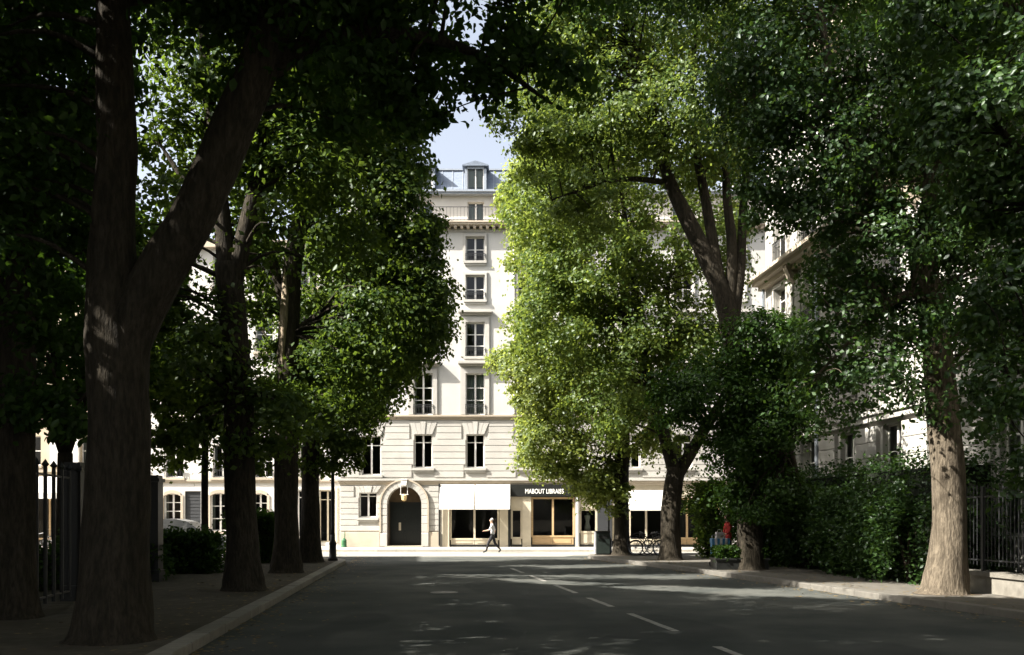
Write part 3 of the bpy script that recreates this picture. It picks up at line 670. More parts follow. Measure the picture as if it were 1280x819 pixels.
# ------------------------------------------------------------------ foliage
CLEAR = [  # photo outline of the gaps in the canopy; (polygon, only leaves nearer than)
    ([(533, 183), (545, 152), (572, 140), (600, 138), (612, 170), (606, 215), (611, 250), (646, 290), (625, 330), (656, 350), (660, 378), (648, 408), (612, 440), (608, 464), (634, 490), (650, 522), (630, 550), (652, 580), (680, 597), (704, 614), (722, 640), (742, 652), (755, 702), (424, 702), (428, 606), (452, 566), (478, 535), (490, 497), (524, 470), (560, 440), (578, 415), (582, 385), (566, 345), (556, 300), (547, 250), (537, 215)], 99),
    ([(938, 292), (962, 276), (1000, 288), (1018, 302), (1004, 345), (990, 400), (962, 392), (945, 340)], 99),
    ([(990, 556), (1060, 524), (1150, 520), (1155, 556), (1062, 584), (1060, 612), (992, 605)], 99),
    ([(862, 566), (905, 558), (908, 600), (858, 606)], 99),
    ([(200, 608), (345, 606), (345, 700), (200, 700)], 99),
    ([(42, 548), (108, 556), (110, 695), (40, 695)], 99),
    ([(345, 612), (424, 616), (424, 705), (345, 705)], 99),
    ([(1140, 575), (1225, 560), (1232, 760), (1100, 760)], 99),
    ([(700, 648), (870, 640), (870, 730), (700, 730)], 99),
    ([(828, 232), (930, 232), (930, 400), (884, 402)], 28.6),
    ([(640, 598), (720, 598), (726, 622), (640, 628)], 99),
    ([(345, 330), (374, 330), (372, 480), (348, 480)], 27.0),
    ([(172, 110), (300, 90), (262, 330), (172, 372)], 16),
    ([(258, 230), (352, 60), (372, 150), (268, 400)], 16),
]
def inpoly(x, y, poly):
    x = np.asarray(x); y = np.asarray(y); c = np.zeros(x.shape, bool); n = len(poly)
    for i in range(n):
        x0, y0 = poly[i]; x1, y1 = poly[(i + 1) % n]
        if y0 == y1: continue
        c ^= ((y0 > y) != (y1 > y)) & (x < (x1 - x0) * (y - y0) / (y1 - y0) + x0)
    return c
STREAK = [(-0.6, 26.9), (0.0, 24.7), (5.0, 20.9), (7.6, 19.4), (11.2, 18.0), (11.2, 21.0), (7.6, 21.4), (4.6, 23.6)]
STREAK2 = [(-3.5, 28.6), (2.4, 27.2), (2.6, 27.5), (-3.4, 29.2)]
LVn = np.array(LV)
def keep(pos, clump):
    d = np.maximum(pos[:, 1], 0.3)
    px = CX + F * pos[:, 0] / d + clump[:, 0]; py = HY - F * (pos[:, 2] - CH) / d + clump[:, 1]
    k = np.ones(len(pos), bool)
    for poly, lim in CLEAR: k &= ~(inpoly(px, py, poly) & (pos[:, 1] < lim) & (pos[:, 1] > 3))
    hard = [(541, 178), (556, 158), (598, 154), (603, 212), (604, 300), (606, 470), (618, 520), (622, 595), (440, 640), (500, 520), (570, 450), (588, 400), (578, 345), (566, 290), (552, 214)]
    k &= ~(inpoly(px - clump[:, 0], py - clump[:, 1], hard) & (pos[:, 1] > 3))
    t = pos[:, 2] / -LVn[2]; gx = pos[:, 0] + LVn[0] * t; gy = pos[:, 1] + LVn[1] * t
    jit = clump * 0.012
    for s_ in (STREAK, STREAK2): k &= ~(inpoly(gx + jit[:, 0], gy + jit[:, 1], s_) & (rng.random(len(pos)) < .985))
    # the gap that lets the sun reach the right-hand trunk
    tt = (9.0 - pos[:, 0]) / LVn[0]; yy = pos[:, 1] + LVn[1] * tt + jit[:, 0]; zz = pos[:, 2] + LVn[2] * tt + jit[:, 1]
    k &= ~((tt > .2) & (yy > 18.9) & (yy < 20.1) & (zz > -.5) & (zz < 3.9) & (rng.random(len(pos)) < .97))
    tt = (11.2 - pos[:, 0]) / LVn[0]; yy = pos[:, 1] + LVn[1] * tt + jit[:, 0] * 2; zz = pos[:, 2] + LVn[2] * tt + jit[:, 1] * 2
    k &= ~((tt > .2) & (yy > 36.2) & (yy < 39.8) & (zz > 8.6) & (zz < 15.6) & (rng.random(len(pos)) < .97))
    tt = (9.3 - pos[:, 0]) / LVn[0]; yy = pos[:, 1] + LVn[1] * tt + jit[:, 0] * 4; zz = pos[:, 2] + LVn[2] * tt + jit[:, 1] * 4
    k &= ~((tt > 1.2) & (yy > 21.9) & (yy < 24.2) & (zz > .9) & (zz < 2.9) & (rng.random(len(pos)) < .85))
    tt = (7.6 - pos[:, 0]) / LVn[0]; yy = pos[:, 1] + LVn[1] * tt + jit[:, 0] * 3; zz = pos[:, 2] + LVn[2] * tt + jit[:, 1] * 3
    k &= ~((tt > 1.8) & (yy > 16.9) & (yy < 18.7) & (zz > 3.6) & (zz < 8.2) & (rng.random(len(pos)) < .9))
    return k
def leaves(name, pos, size, m, parent, fine, droop=0.35, out=None):
    n = len(pos)
    nrm = rng.normal(0, .72 if out is None else .5, (n, 3)); nrm[:, 2] += 1.0 if out is None else .5
    if out is not None: nrm += out * .75
    nrm /= np.linalg.norm(nrm, axis=1)[:, None]
    dr = rng.normal(0, 1, (n, 3)); dr[:, 2] -= droop; dr -= nrm * (dr * nrm).sum(1)[:, None]; dr /= np.linalg.norm(dr, axis=1)[:, None] + 1e-9
    sd = np.cross(nrm, dr); L = size[:, None]; wv = L * .30
    if fine:
        co = np.stack([pos, pos + dr * L * .32 + sd * wv + nrm * L * .07, pos + dr * L * .68 + sd * wv * .8 + nrm * L * .05, pos + dr * L - nrm * L * .10,
                       pos + dr * L * .68 - sd * wv * .8 + nrm * L * .05, pos + dr * L * .32 - sd * wv + nrm * L * .07], 1).reshape(-1, 3)
        idx = (np.arange(n)[:, None] * 6 + np.array([0, 3, 2, 1, 0, 5, 4, 3])[None]).ravel(); st = np.arange(2 * n) * 4
    else:
        co = np.stack([pos, pos + dr * L * .45 + sd * wv * 1.15 + nrm * L * .08, pos + dr * L - nrm * L * .05, pos + dr * L * .45 - sd * wv * 1.15 + nrm * L * .08], 1).reshape(-1, 3)
        idx = (np.arange(n)[:, None] * 4 + np.array([0, 2, 1, 0, 3, 2])[None]).ravel(); st = np.arange(2 * n) * 3
    return np_mesh(name, co, idx, st, m, parent)
def smooth_path(pts, sub=5):
    P_ = [np.array(p, float) for p in pts]; P_ = [2 * P_[0] - P_[1]] + P_ + [2 * P_[-1] - P_[-2]]; out = []
    for i in range(1, len(P_) - 2):
        for j in range(sub):
            t = j / sub; a, b, c, d = P_[i - 1:i + 3]
            out.append(.5 * (2 * b + (c - a) * t + (2 * a - 5 * b + 4 * c - d) * t * t + (3 * b - a - 3 * c + d) * t ** 3))
    out.append(P_[-2]); return out
NLEAF = 0
def tree(label, trunk, limbs, lobes, n_leaf, size, leaf='leaf_mid', barkm='bark', fine=False, seed=0, group=None, wob=.07, clump_r=(.32, .80), rootf=.62, cat='tree', name='avenue_tree'):
    global NLEAF
    base = P(*trunk[0][:3]); base.z = PZ
    root = empty(name, base); tag(root, label, cat, group)
    R = np.random.default_rng(seed)
    mb = MB(); skel = []
    def limb(spec, n, first=False):
        pr = smooth_path([(*P(*q[:3]), q[3]) for q in spec], 6); pts = [Vector(q[:3]) for q in pr]; rad = [max(q[3], .012) for q in pr]
        if first:
            pts[0].z = PZ - .05; zz0 = pts[0].z
            for k in range(len(pts)):
                hgt = pts[k].z - zz0; rad[k] *= 1 + .65 * rootf * math.exp(-hgt / .38)
            extra = [pts[0].lerp(pts[1], t) for t in (.0, .12, .3, .6)]; re_ = [rad[0] * q for q in (1.12, 1.0, .9, .84)]
            fl = rad[1] if rad[1] < re_[-1] else re_[-1] * .96
            pts = extra + pts[1:]; rad = re_ + [fl] + rad[2:]
        mb.tube([p - base for p in pts], rad, n, wob=wob if first else wob * .7, seed=seed + len(mb.v))
        for p, r in zip(pts, rad): skel.append((p, r))
        return pts
    limb(trunk, 18, True)
    mb.build('trunk', barkm, root, smooth=True)
    mb = MB(); nt_ = len(skel)
    for l in limbs: limb(l, 10)
    sk = np.array([[*p, r] for p, r in skel])
    vol = np.array([l[3] * l[4] * l[5] for l in lobes]) ** .8; cnt = np.maximum(1, (n_leaf * vol / vol.sum())).astype(int)
    allp, allc, allo = [], [], []
    for (px, py, d, rx, ry, rz), c in zip(lobes, cnt):
        C = np.array(P(px, py, d)); per = 150; k = max(3, int(c / per))
        v = R.normal(0, 1, (k, 3)); v /= np.linalg.norm(v, axis=1)[:, None]
        rad = R.uniform(.30, 1.0, k) ** .55
        cen = C + v * rad[:, None] * np.array([rx, ry, rz])
        q = R.normal(0, 12, (k, 2))
        ok = keep(cen, q)
        for j in range(k):
            cr = R.uniform(*clump_r) * min(1.0, .5 + .25 * min(rx, rz)); m_ = int(per * R.uniform(.6, 1.4))
            u = R.normal(0, 1, (m_, 3)) * np.array([cr, cr, cr * .5]) * .62
            u[:, 2] -= .35 * (u[:, 0] ** 2 + u[:, 1] ** 2) / max(cr, .1)
            allp.append(cen[j] + u); ov = (cen[j] + u * 2 - C) / np.array([rx, ry, rz]); allo.append(ov / (np.linalg.norm(ov, axis=1)[:, None] + 1e-6)); allc.append(np.repeat(q[j:j + 1], m_, 0) + R.normal(0, 3.5, (m_, 2)))
            if ok[j] and j % 2 == 0:
                dd = np.linalg.norm(sk[:, :3] - cen[j], axis=1) + np.maximum(0, sk[:, 2] - cen[j][2] + .4) * 1.2
                if len(limbs): dd[:int(nt_ * .6)] += 3
                s_ = int(np.argmin(dd)); a = Vector(sk[s_, :3]); b = Vector(cen[j])
                if (b - a).length > 2.4: continue
                r0 = min(sk[s_, 3] * .5, .03 + .012 * (b - a).length)
                mid = a.lerp(b, .5) + Vector((R.normal(0, .12), R.normal(0, .12), .10 * (b - a).length + R.normal(0, .1)))
                pth = smooth_path([(*a, r0), (*mid, r0 * .65), (*b, .008)], 3)
                mb.tube([Vector(w[:3]) - base for w in pth], [w[3] for w in pth], 5, cap=False)
    if mb.v: mb.build('branches', barkm, root, smooth=True)
    pos = np.concatenate(allp); cl = np.concatenate(allc); ou = np.concatenate(allo); kk = keep(pos, cl) & (pos[:, 2] > 1.6); pos = pos[kk]; ou = ou[kk]
    NLEAF += len(pos)
    leaves('crown', pos - np.array(base), R.uniform(.7, 1.25, len(pos)) * size, leaf, root, fine, out=ou)
    return root
def dpt(px, py): return G(px, py, PZ).y
GL, GR = 'plane trees along the left pavement', 'plane trees along the right pavement'
Z = lambda spec, d: [(*s[:2], d + (s[3] if len(s) > 3 else 0), s[2]) for s in spec]   # (px, py, radius, extra depth)
A = lambda spec, d: [(s[0], s[1], d + (s[5] if len(s) > 5 else 0), s[2], s[3], s[4]) for s in spec]

d = dpt(140, 800)
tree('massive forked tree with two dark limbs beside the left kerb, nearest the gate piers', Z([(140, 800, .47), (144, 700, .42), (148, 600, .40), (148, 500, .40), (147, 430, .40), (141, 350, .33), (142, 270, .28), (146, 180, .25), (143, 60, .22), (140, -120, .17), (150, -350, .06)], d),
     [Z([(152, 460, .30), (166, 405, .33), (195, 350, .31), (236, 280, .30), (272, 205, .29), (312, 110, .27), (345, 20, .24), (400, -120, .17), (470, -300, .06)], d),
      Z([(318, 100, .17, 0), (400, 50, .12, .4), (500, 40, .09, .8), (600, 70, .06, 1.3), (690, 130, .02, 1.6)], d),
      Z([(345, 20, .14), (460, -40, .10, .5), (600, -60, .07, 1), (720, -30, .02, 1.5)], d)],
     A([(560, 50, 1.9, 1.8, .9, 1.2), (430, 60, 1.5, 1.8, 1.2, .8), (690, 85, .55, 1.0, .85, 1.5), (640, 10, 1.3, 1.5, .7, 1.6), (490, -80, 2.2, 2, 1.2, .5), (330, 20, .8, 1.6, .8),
        (50, 100, 1.1, 1.8, 1.6, .5), (60, 300, .7, 1.6, 1.5, .8), (40, 450, .7, 1.2, .8, 1.5), (200, -60, 1.6, 2, 1.0), (150, -330, 4.2, 3.8, 2.6, 0), (450, -330, 3.0, 3.5, 2.2, .5), (250, -200, 3, 3, 1.6, -.5), (520, 120, .8, 1.2, .45, 1.4), (85, 520, .3, .6, .3, 1.5), (600, -300, 3.4, 4.0, 1.6, 1.5), (700, -420, 3.0, 4.5, 1.6, -1), (161, -400, 2.8, 2.6, 1.9, -2.6), (500, -430, 3.0, 2.6, 1.6, -2.5), (-265, -483, 1.8, 2.2, 2.4, -3.3), (-299, 13, 1.3, 2.0, 2.0, -1.8)], d),  # lobes above and left of the view are added to shade the road
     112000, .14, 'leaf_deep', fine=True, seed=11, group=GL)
tree('dark slender trunk standing between the railing and the pavement edge of the garden', Z([(18, 770, .34), (18, 600, .30), (22, 400, .27), (20, 150, .2), (30, -50, .1)], 14.9),
     [Z([(22, 400, .15), (-40, 250, .1), (-90, 100, .05)], 14.9), Z([(20, 300, .13), (80, 200, .08), (110, 100, .03)], 14.9)],
     A([(30, 180, 1.5, 1.6, 1.6), (-60, 350, 1.5, 1.5, 1.5), (60, 60, 1.8, 1.8, 1.2), (20, -80, 3, 3, 2), (85, 400, .6, .9, .9, .6), (55, 500, .55, .8, .45), (95, 260, .7, 1.2, .9)], 14.9), 26000, .14, 'leaf_deep', fine=True, seed=12)
d = dpt(305, 738)
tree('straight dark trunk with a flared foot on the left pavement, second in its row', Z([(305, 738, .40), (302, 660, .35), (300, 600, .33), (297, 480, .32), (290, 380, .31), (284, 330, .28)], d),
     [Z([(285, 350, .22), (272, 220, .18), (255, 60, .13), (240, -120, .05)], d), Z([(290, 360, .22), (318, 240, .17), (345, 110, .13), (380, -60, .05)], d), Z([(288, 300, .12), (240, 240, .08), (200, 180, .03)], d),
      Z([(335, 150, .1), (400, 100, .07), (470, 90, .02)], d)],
     A([(240, 440, 1.3, 1.6, 1.4), (330, 520, 1.0, 1.4, .9), (225, 210, 1.6, 1.8, 2.0), (380, 250, 1.6, 2, 2.0), (320, 60, 2.3, 2.3, 2.0), (450, 110, 1.7, 2, 1.3), (235, 545, .7, 1.0, .5), (300, -130, 3.0, 3, 2), (430, 0, 2, 2, 1.4), (300, 330, 1, 1.2, 1.2, 1), (180, 330, .9, 1.2, 1.4), (520, -150, 3.0, 3.2, 1.6, -2.5), (361, -95, 2.6, 2.4, 2.3, 4.0)], d),  # last two lobes added above the view to shade road and right trees
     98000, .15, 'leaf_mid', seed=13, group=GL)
d = dpt(358, 716)
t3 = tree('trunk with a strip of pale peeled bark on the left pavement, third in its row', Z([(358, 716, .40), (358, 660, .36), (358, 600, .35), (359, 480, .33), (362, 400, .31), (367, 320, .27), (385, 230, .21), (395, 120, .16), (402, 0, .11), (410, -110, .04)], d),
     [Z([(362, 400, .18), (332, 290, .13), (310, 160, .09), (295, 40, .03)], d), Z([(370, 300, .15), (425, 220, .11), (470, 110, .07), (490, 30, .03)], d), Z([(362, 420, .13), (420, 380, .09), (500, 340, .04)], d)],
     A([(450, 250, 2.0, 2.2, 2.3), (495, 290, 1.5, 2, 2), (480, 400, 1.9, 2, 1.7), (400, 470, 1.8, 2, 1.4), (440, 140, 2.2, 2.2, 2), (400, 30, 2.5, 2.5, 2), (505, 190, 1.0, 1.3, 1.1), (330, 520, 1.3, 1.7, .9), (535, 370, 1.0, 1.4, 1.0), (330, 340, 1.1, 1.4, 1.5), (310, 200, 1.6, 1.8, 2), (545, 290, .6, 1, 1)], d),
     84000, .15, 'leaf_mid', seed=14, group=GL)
pk = MB(); pts = [P(354, 470, d - .28), P(353, 430, d - .28), P(355, 400, d - .27), P(357, 370, d - .26), P(356, 335, d - .25)]
pk.tube([p - t3.location for p in pts], [.02, .10, .13, .11, .02], 8, wob=.2, seed=4); pk.build('peeled_bark', 'bark_peeled', t3, smooth=True)
d = dpt(388, 703)
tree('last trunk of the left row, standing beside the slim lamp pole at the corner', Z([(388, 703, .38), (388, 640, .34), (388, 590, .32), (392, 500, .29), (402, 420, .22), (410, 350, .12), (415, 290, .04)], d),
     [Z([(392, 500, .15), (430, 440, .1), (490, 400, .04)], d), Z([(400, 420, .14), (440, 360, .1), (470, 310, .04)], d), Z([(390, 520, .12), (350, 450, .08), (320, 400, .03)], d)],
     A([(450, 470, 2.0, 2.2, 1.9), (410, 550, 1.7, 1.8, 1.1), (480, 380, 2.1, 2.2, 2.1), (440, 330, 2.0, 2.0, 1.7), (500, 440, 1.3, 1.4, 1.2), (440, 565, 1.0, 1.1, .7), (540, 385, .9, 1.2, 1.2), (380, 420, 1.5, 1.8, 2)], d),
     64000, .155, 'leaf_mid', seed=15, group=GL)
tree('young thin-stemmed tree behind the left hedge, in front of the white house', Z([(256, 690, .13), (256, 600, .12), (258, 500, .10), (262, 400, .06)], 32),
     [Z([(258, 520, .06), (225, 470, .04), (205, 430, .02)], 32), Z([(258, 510, .06), (295, 470, .04), (315, 430, .02)], 32)],
     A([(250, 490, 1.9, 1.8, 1.6), (215, 560, 1.1, 1.3, .7), (300, 545, 1.0, 1.3, .9), (220, 430, 1.6, 1.5, 1.5), (320, 590, .5, .8, .4), (170, 480, 1.5, 1.5, 2)], 32), 22000, .17, 'leaf_mid', seed=16, rootf=.3, name='young_tree')
# right row
d = dpt(1180, 742)
tree('sunlit thick trunk with wide root flare on the right pavement, beside the stone railing base', Z([(1180, 742, .41), (1186, 680, .365), (1186, 620, .345), (1181, 540, .325), (1170, 430, .30), (1156, 340, .27), (1146, 290, .25)], d),
     [Z([(1160, 320, .2), (1115, 262, .17), (1078, 200, .14), (1040, 100, .1), (1020, -40, .04)], d), Z([(1160, 310, .22), (1166, 200, .17), (1170, 50, .12), (1175, -120, .05)], d), Z([(1165, 360, .13), (1110, 380, .09), (1060, 430, .05), (1020, 470, .02)], d),
      Z([(1166, 120, .1), (1100, 100, .08), (1000, 105, .05), (930, 130, .02)], d), Z([(1168, 230, .12), (1230, 160, .08), (1290, 90, .03)], d)],
     A([(1075, 470, 1.4, 1.6, 1.3, -.5), (1050, 390, 1.0, 1.3, 1.0, -.3), (1100, 310, 1.7, 1.9, 1.2), (1020, 200, 1.6, 1.9, 1.3), (1150, 120, 2.2, 2.2, 2.0), (990, 70, 1.6, 2, 1.6), (1230, 240, 1.4, 1.8, 1.4), (1235, 90, 1.8, 2, 1.6), (955, 130, 1.1, 1.6, 1.1), (1130, -120, 3.2, 3.2, 2), (1010, 265, .8, 1.2, .35), (1125, 520, .6, .9, .5), (1215, 330, .8, 1.2, .8), (930, 250, .5, .9, .4), (1240, 410, .9, 1.2, .8), (1130, 400, .9, 1.2, .7), (1225, 520, .5, .8, .4), (820, -134, 3.4, 3.4, 1.8, -.6)], d),  # last lobe added above the view to keep sky light off the road
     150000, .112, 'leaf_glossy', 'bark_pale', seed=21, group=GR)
tree('tree beyond the railing whose glossy leafy boughs hang over the iron fence', Z([(1420, 780, .4), (1420, 500, .34), (1410, 200, .28), (1400, -50, .15)], 13.6),
     [Z([(1415, 420, .13), (1340, 440, .08), (1260, 470, .03)], 13.6), Z([(1412, 300, .14), (1330, 250, .1), (1240, 150, .04)], 13.6), Z([(1415, 480, .1), (1340, 540, .06), (1290, 590, .02)], 13.6), Z([(1405, 100, .12), (1300, 30, .08), (1200, -20, .03)], 13.6)],
     A([(1262, 475, .75, 1.0, .6), (1265, 350, .8, 1.1, .9), (1250, 150, 1.2, 1.5, 1.3), (1300, 590, .6, .9, .5), (1200, -20, 1.4, 1.6, .8), (1350, -150, 3.2, 3.2, 1.6), (1380, 300, 1.2, 1.5, 2), (1280, 250, .8, 1, .8)], 13.6), 52000, .115, 'leaf_glossy', fine=True, seed=22)
d = dpt(938, 712)
tree('dark trunk dividing into four upright limbs behind the low planter hedge', Z([(938, 712, .40), (936, 640, .36), (933, 560, .36), (928, 490, .37), (918, 430, .37), (905, 375, .31), (884, 325, .27), (858, 272, .24), (838, 228, .2), (812, 140, .13), (790, 40, .05)], d),
     [Z([(908, 390, .2), (894, 320, .18), (882, 250, .16), (866, 150, .12), (870, 0, .05)], d),
      Z([(912, 395, .2), (915, 310, .17), (908, 235, .14), (905, 100, .08), (915, -40, .03)], d), Z([(918, 400, .18), (926, 330, .15), (931, 240, .13), (950, 110, .07), (970, 0, .03)], d),
      Z([(922, 450, .12), (965, 420, .08), (1005, 400, .03)], d), Z([(925, 480, .12), (880, 470, .08), (840, 470, .03)], d), Z([(838, 228, .1), (770, 225, .07), (690, 250, .03)], d)],
     A([(880, 150, 2.4, 2.4, 2.2), (780, 130, 2.3, 2.4, 1.9), (695, 190, 1.6, 2, 1.4), (830, 10, 2.8, 2.8, 2), (960, 60, 1.8, 2, 1.6), (735, 255, 1.4, 1.7, 1.0), (700, 70, 1.7, 2, 1.7), (860, -100, 3, 3, 1.6), (740, 0, 2, 2, 1.5), (655, 150, 1.0, 1.4, .9), (700, 10, 1.6, 2, 1.5)], d),
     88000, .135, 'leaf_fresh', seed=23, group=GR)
d = dpt(838, 700)
tree('stout low-forking trunk beside the parked bicycles', Z([(838, 700, .40), (838, 660, .37), (840, 620, .37), (845, 585, .37)], d),
     [Z([(844, 595, .27), (824, 520, .23), (806, 450, .2), (796, 380, .16), (782, 280, .1), (770, 180, .04)], d), Z([(848, 592, .25), (874, 548, .22), (905, 495, .16), (925, 440, .08), (935, 405, .03)], d), Z([(826, 525, .14), (832, 440, .11), (835, 350, .06)], d), Z([(800, 420, .1), (750, 360, .06), (700, 340, .02)], d)],
     A([(740, 330, 2.8, 2.8, 2.3), (700, 400, 2.2, 2.4, 1.9), (800, 420, 2.3, 2.4, 2.1), (755, 500, 2.2, 2.4, 1.6), (870, 440, 1.9, 2, 1.8), (760, 190, 3, 3, 2.6), (850, 555, .9, 1.3, .6), (680, 260, 2, 2.2, 1.6), (840, 300, 2.2, 2.2, 2.2), (720, 80, 2.5, 2.5, 2), (890, 310, 1.7, 2.2, 2.2), (890, 210, 1.8, 2, 2)], d),
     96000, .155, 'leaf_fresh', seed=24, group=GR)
d = dpt(777, 694)
tree('corner tree in bright yellow-green leaf with its trunk between bin and bicycles', Z([(777, 694, .36), (777, 650, .33), (777, 600, .31), (780, 500, .28), (784, 400, .23), (774, 300, .16), (762, 200, .06)], d),
     [Z([(780, 520, .14), (740, 470, .1), (680, 450, .04)], d), Z([(783, 430, .14), (730, 370, .1), (670, 330, .04)], d), Z([(777, 580, .1), (730, 570, .06), (690, 575, .02)], d), Z([(778, 340, .1), (720, 270, .07), (670, 240, .03)], d)],
     A([(700, 470, 2.5, 2.6, 2.2), (690, 560, 1.8, 2.2, 1.4), (740, 595, 1.6, 1.8, .9), (680, 390, 1.9, 2.2, 1.8), (690, 300, 2.1, 2.4, 2.0), (655, 240, 1.3, 1.7, 1.4), (720, 190, 2.7, 2.7, 2.3), (765, 620, 1.0, 1.1, .7), (645, 440, .9, 1.3, 1.2), (622, 452, .5, .8, .45), (622, 250, .45, .8, .5), (636, 330, .5, .8, .5), (660, 520, .9, 1.4, 1.2), (790, 520, 1.6, 1.8, 2), (735, 608, 1.0, 1.2, .7), (700, 592, .8, 1.2, .5)], d),
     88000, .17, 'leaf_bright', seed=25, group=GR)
tree('added dark-leaved tree standing for the shaded lower crown of the four-limbed tree', Z([(1004, 706, .2, 1.7), (1000, 640, .17, 1.6), (985, 560, .15, 1.0), (965, 490, .11, .4), (955, 430, .05)], 27.9),  # invented tree; the lower crown's shade is put into its dark leaves
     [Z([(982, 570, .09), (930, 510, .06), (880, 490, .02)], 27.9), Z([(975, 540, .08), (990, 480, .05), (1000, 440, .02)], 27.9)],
     A([(950, 425, 1.5, 1.4, 1.0), (895, 488, 2.0, 1.5, 1.25), (960, 530, 1.5, 1.5, 1.1), (960, 620, 1.4, 1.4, 1.0), (920, 560, 1.1, 1.2, .8), (1000, 470, .7, 1, .8)], 27.9), 42000, .125, 'leaf_deep', seed=26, rootf=.3, name='shaded_clump_tree')
# the avenue goes on behind the camera; its unseen crowns widened to block sky
def hind(x, y, sd, lab, grp, rx=4.6, ry=5.2, rz=3.6, zc=11.2, k=200, per=88, name='avenue_tree', rt=.44):
    root = empty(name, (x, y, PZ)); tag(root, lab, 'tree', grp); R = np.random.default_rng(sd)
    mb = MB(); zf = zc - rz * 1.25; mb.tube([(0, 0, -.05), (0, 0, .4), (.05, 0, zf * .5), (0, .1, zf)], [rt * 1.35, rt, rt * .86, rt * .77], 14, wob=.08, seed=sd)
    for i in range(7):
        a = i * .9 + sd; e = Vector((rx * .7 * math.cos(a), rx * .7 * math.sin(a), zc - .6 + 2 * math.sin(i * 2.1)))
        mb.tube([Vector((0, .1, zf - .2)), Vector((e.x * .4, e.y * .4, (zf + zc) / 2)), e], [rt * .45, rt * .3, .03], 8, wob=.05)
    mb.build('trunk', 'bark', root, smooth=True)
    v = R.normal(0, 1, (k, 3)); v /= np.linalg.norm(v, axis=1)[:, None]
    c = np.array([0, 0, zc]) + v * (R.uniform(.3, 1, k) ** .5)[:, None] * np.array([rx, ry, rz])
    pos = np.concatenate([q + R.normal(0, .5, (per, 3)) * [1, 1, .55] for q in c])
    w = pos + np.array([x, y, PZ]); dd = np.maximum(w[:, 1], .2)
    near = (w[:, 1] > .5) & (w[:, 1] < 11) & (HY - F * (w[:, 2] - CH) / dd > -30) & (np.abs(F * w[:, 0] / dd) < 670)
    pos = pos[~near & keep(w, R.normal(0, 4, (len(w), 2)))]
    leaves('crown', pos, R.uniform(.7, 1.25, len(pos)) * .26, 'leaf_deep', root, False)
hind(-5.1, 4.2, 31, 'avenue tree on the left pavement behind the viewpoint, first of its row', GL)
hind(-4.0, -5.0, 32, 'avenue tree on the left pavement behind the viewpoint, second of its row', GL, 6.2, 5.5, 3.6, 11.2, 240)
hind(-3.2, -14.0, 34, 'avenue tree on the left pavement behind the viewpoint, third of its row', GL, 6.2, 5.5, 4, 11.2, 240)
hind(11.8, 3.0, 33, 'avenue tree on the right pavement behind the viewpoint, first of its row', GR, 7.0, 5.2, 3.6, 11.5, 260)
hind(11.2, -6.0, 35, 'avenue tree on the right pavement behind the viewpoint, second of its row', GR, 7.5, 5.5, 4, 11.5, 260)
hind(9.5, -15.0, 36, 'avenue tree on the right pavement behind the viewpoint, third of its row', GR, 7.5, 5.5, 4, 11.5, 260)
hind(-12.6, 9.0, 37, 'unseen tree added behind the left railing to shade the row, next to the townhouse', 'trees added behind the left railing for shade', 3.8, 4.8, 5.2, 10.2, 230, name='shade_tree', rt=.3)  # added second row, blocks the sun from the left-hand avenue trees
hind(-13.4, 18.2, 38, 'unseen tree added behind the left railing to shade the row, level with the gate', 'trees added behind the left railing for shade', 3.8, 4.8, 5.2, 10.2, 230, name='shade_tree', rt=.3)
hind(-13.6, 27.6, 39, 'tree added over the left hedge to shade the row, nearest the cross street', 'trees added behind the left railing for shade', 3.2, 3.8, 4.0, 8.6, 170, name='shade_tree', rt=.28)
for (x, y) in [(-5.35, 12.2), (-6.05, 20.5), (-6.75, 27.1), (-7.4, 33.5), (9.3, 19.6), (7.5, 28.8), (6.2, 35.5), (4.8, 39.9)]:
    a = MB(); n = 22; a.v = [(x, y, PZ + .012)]
    for i in range(n):
        q = 6.28318 * i / n; r = .66 + .06 * math.sin(3 * q + x) + random.uniform(-.04, .04); a.v.append((x + r * math.cos(q), y + r * math.sin(q), PZ + .004))
    a.f = [(0, i + 1, (i + 1) % n + 1) for i in range(n)]; a.m = [0] * n
    a.build('soil_pit', 'soil', lp if x < 0 else rp)

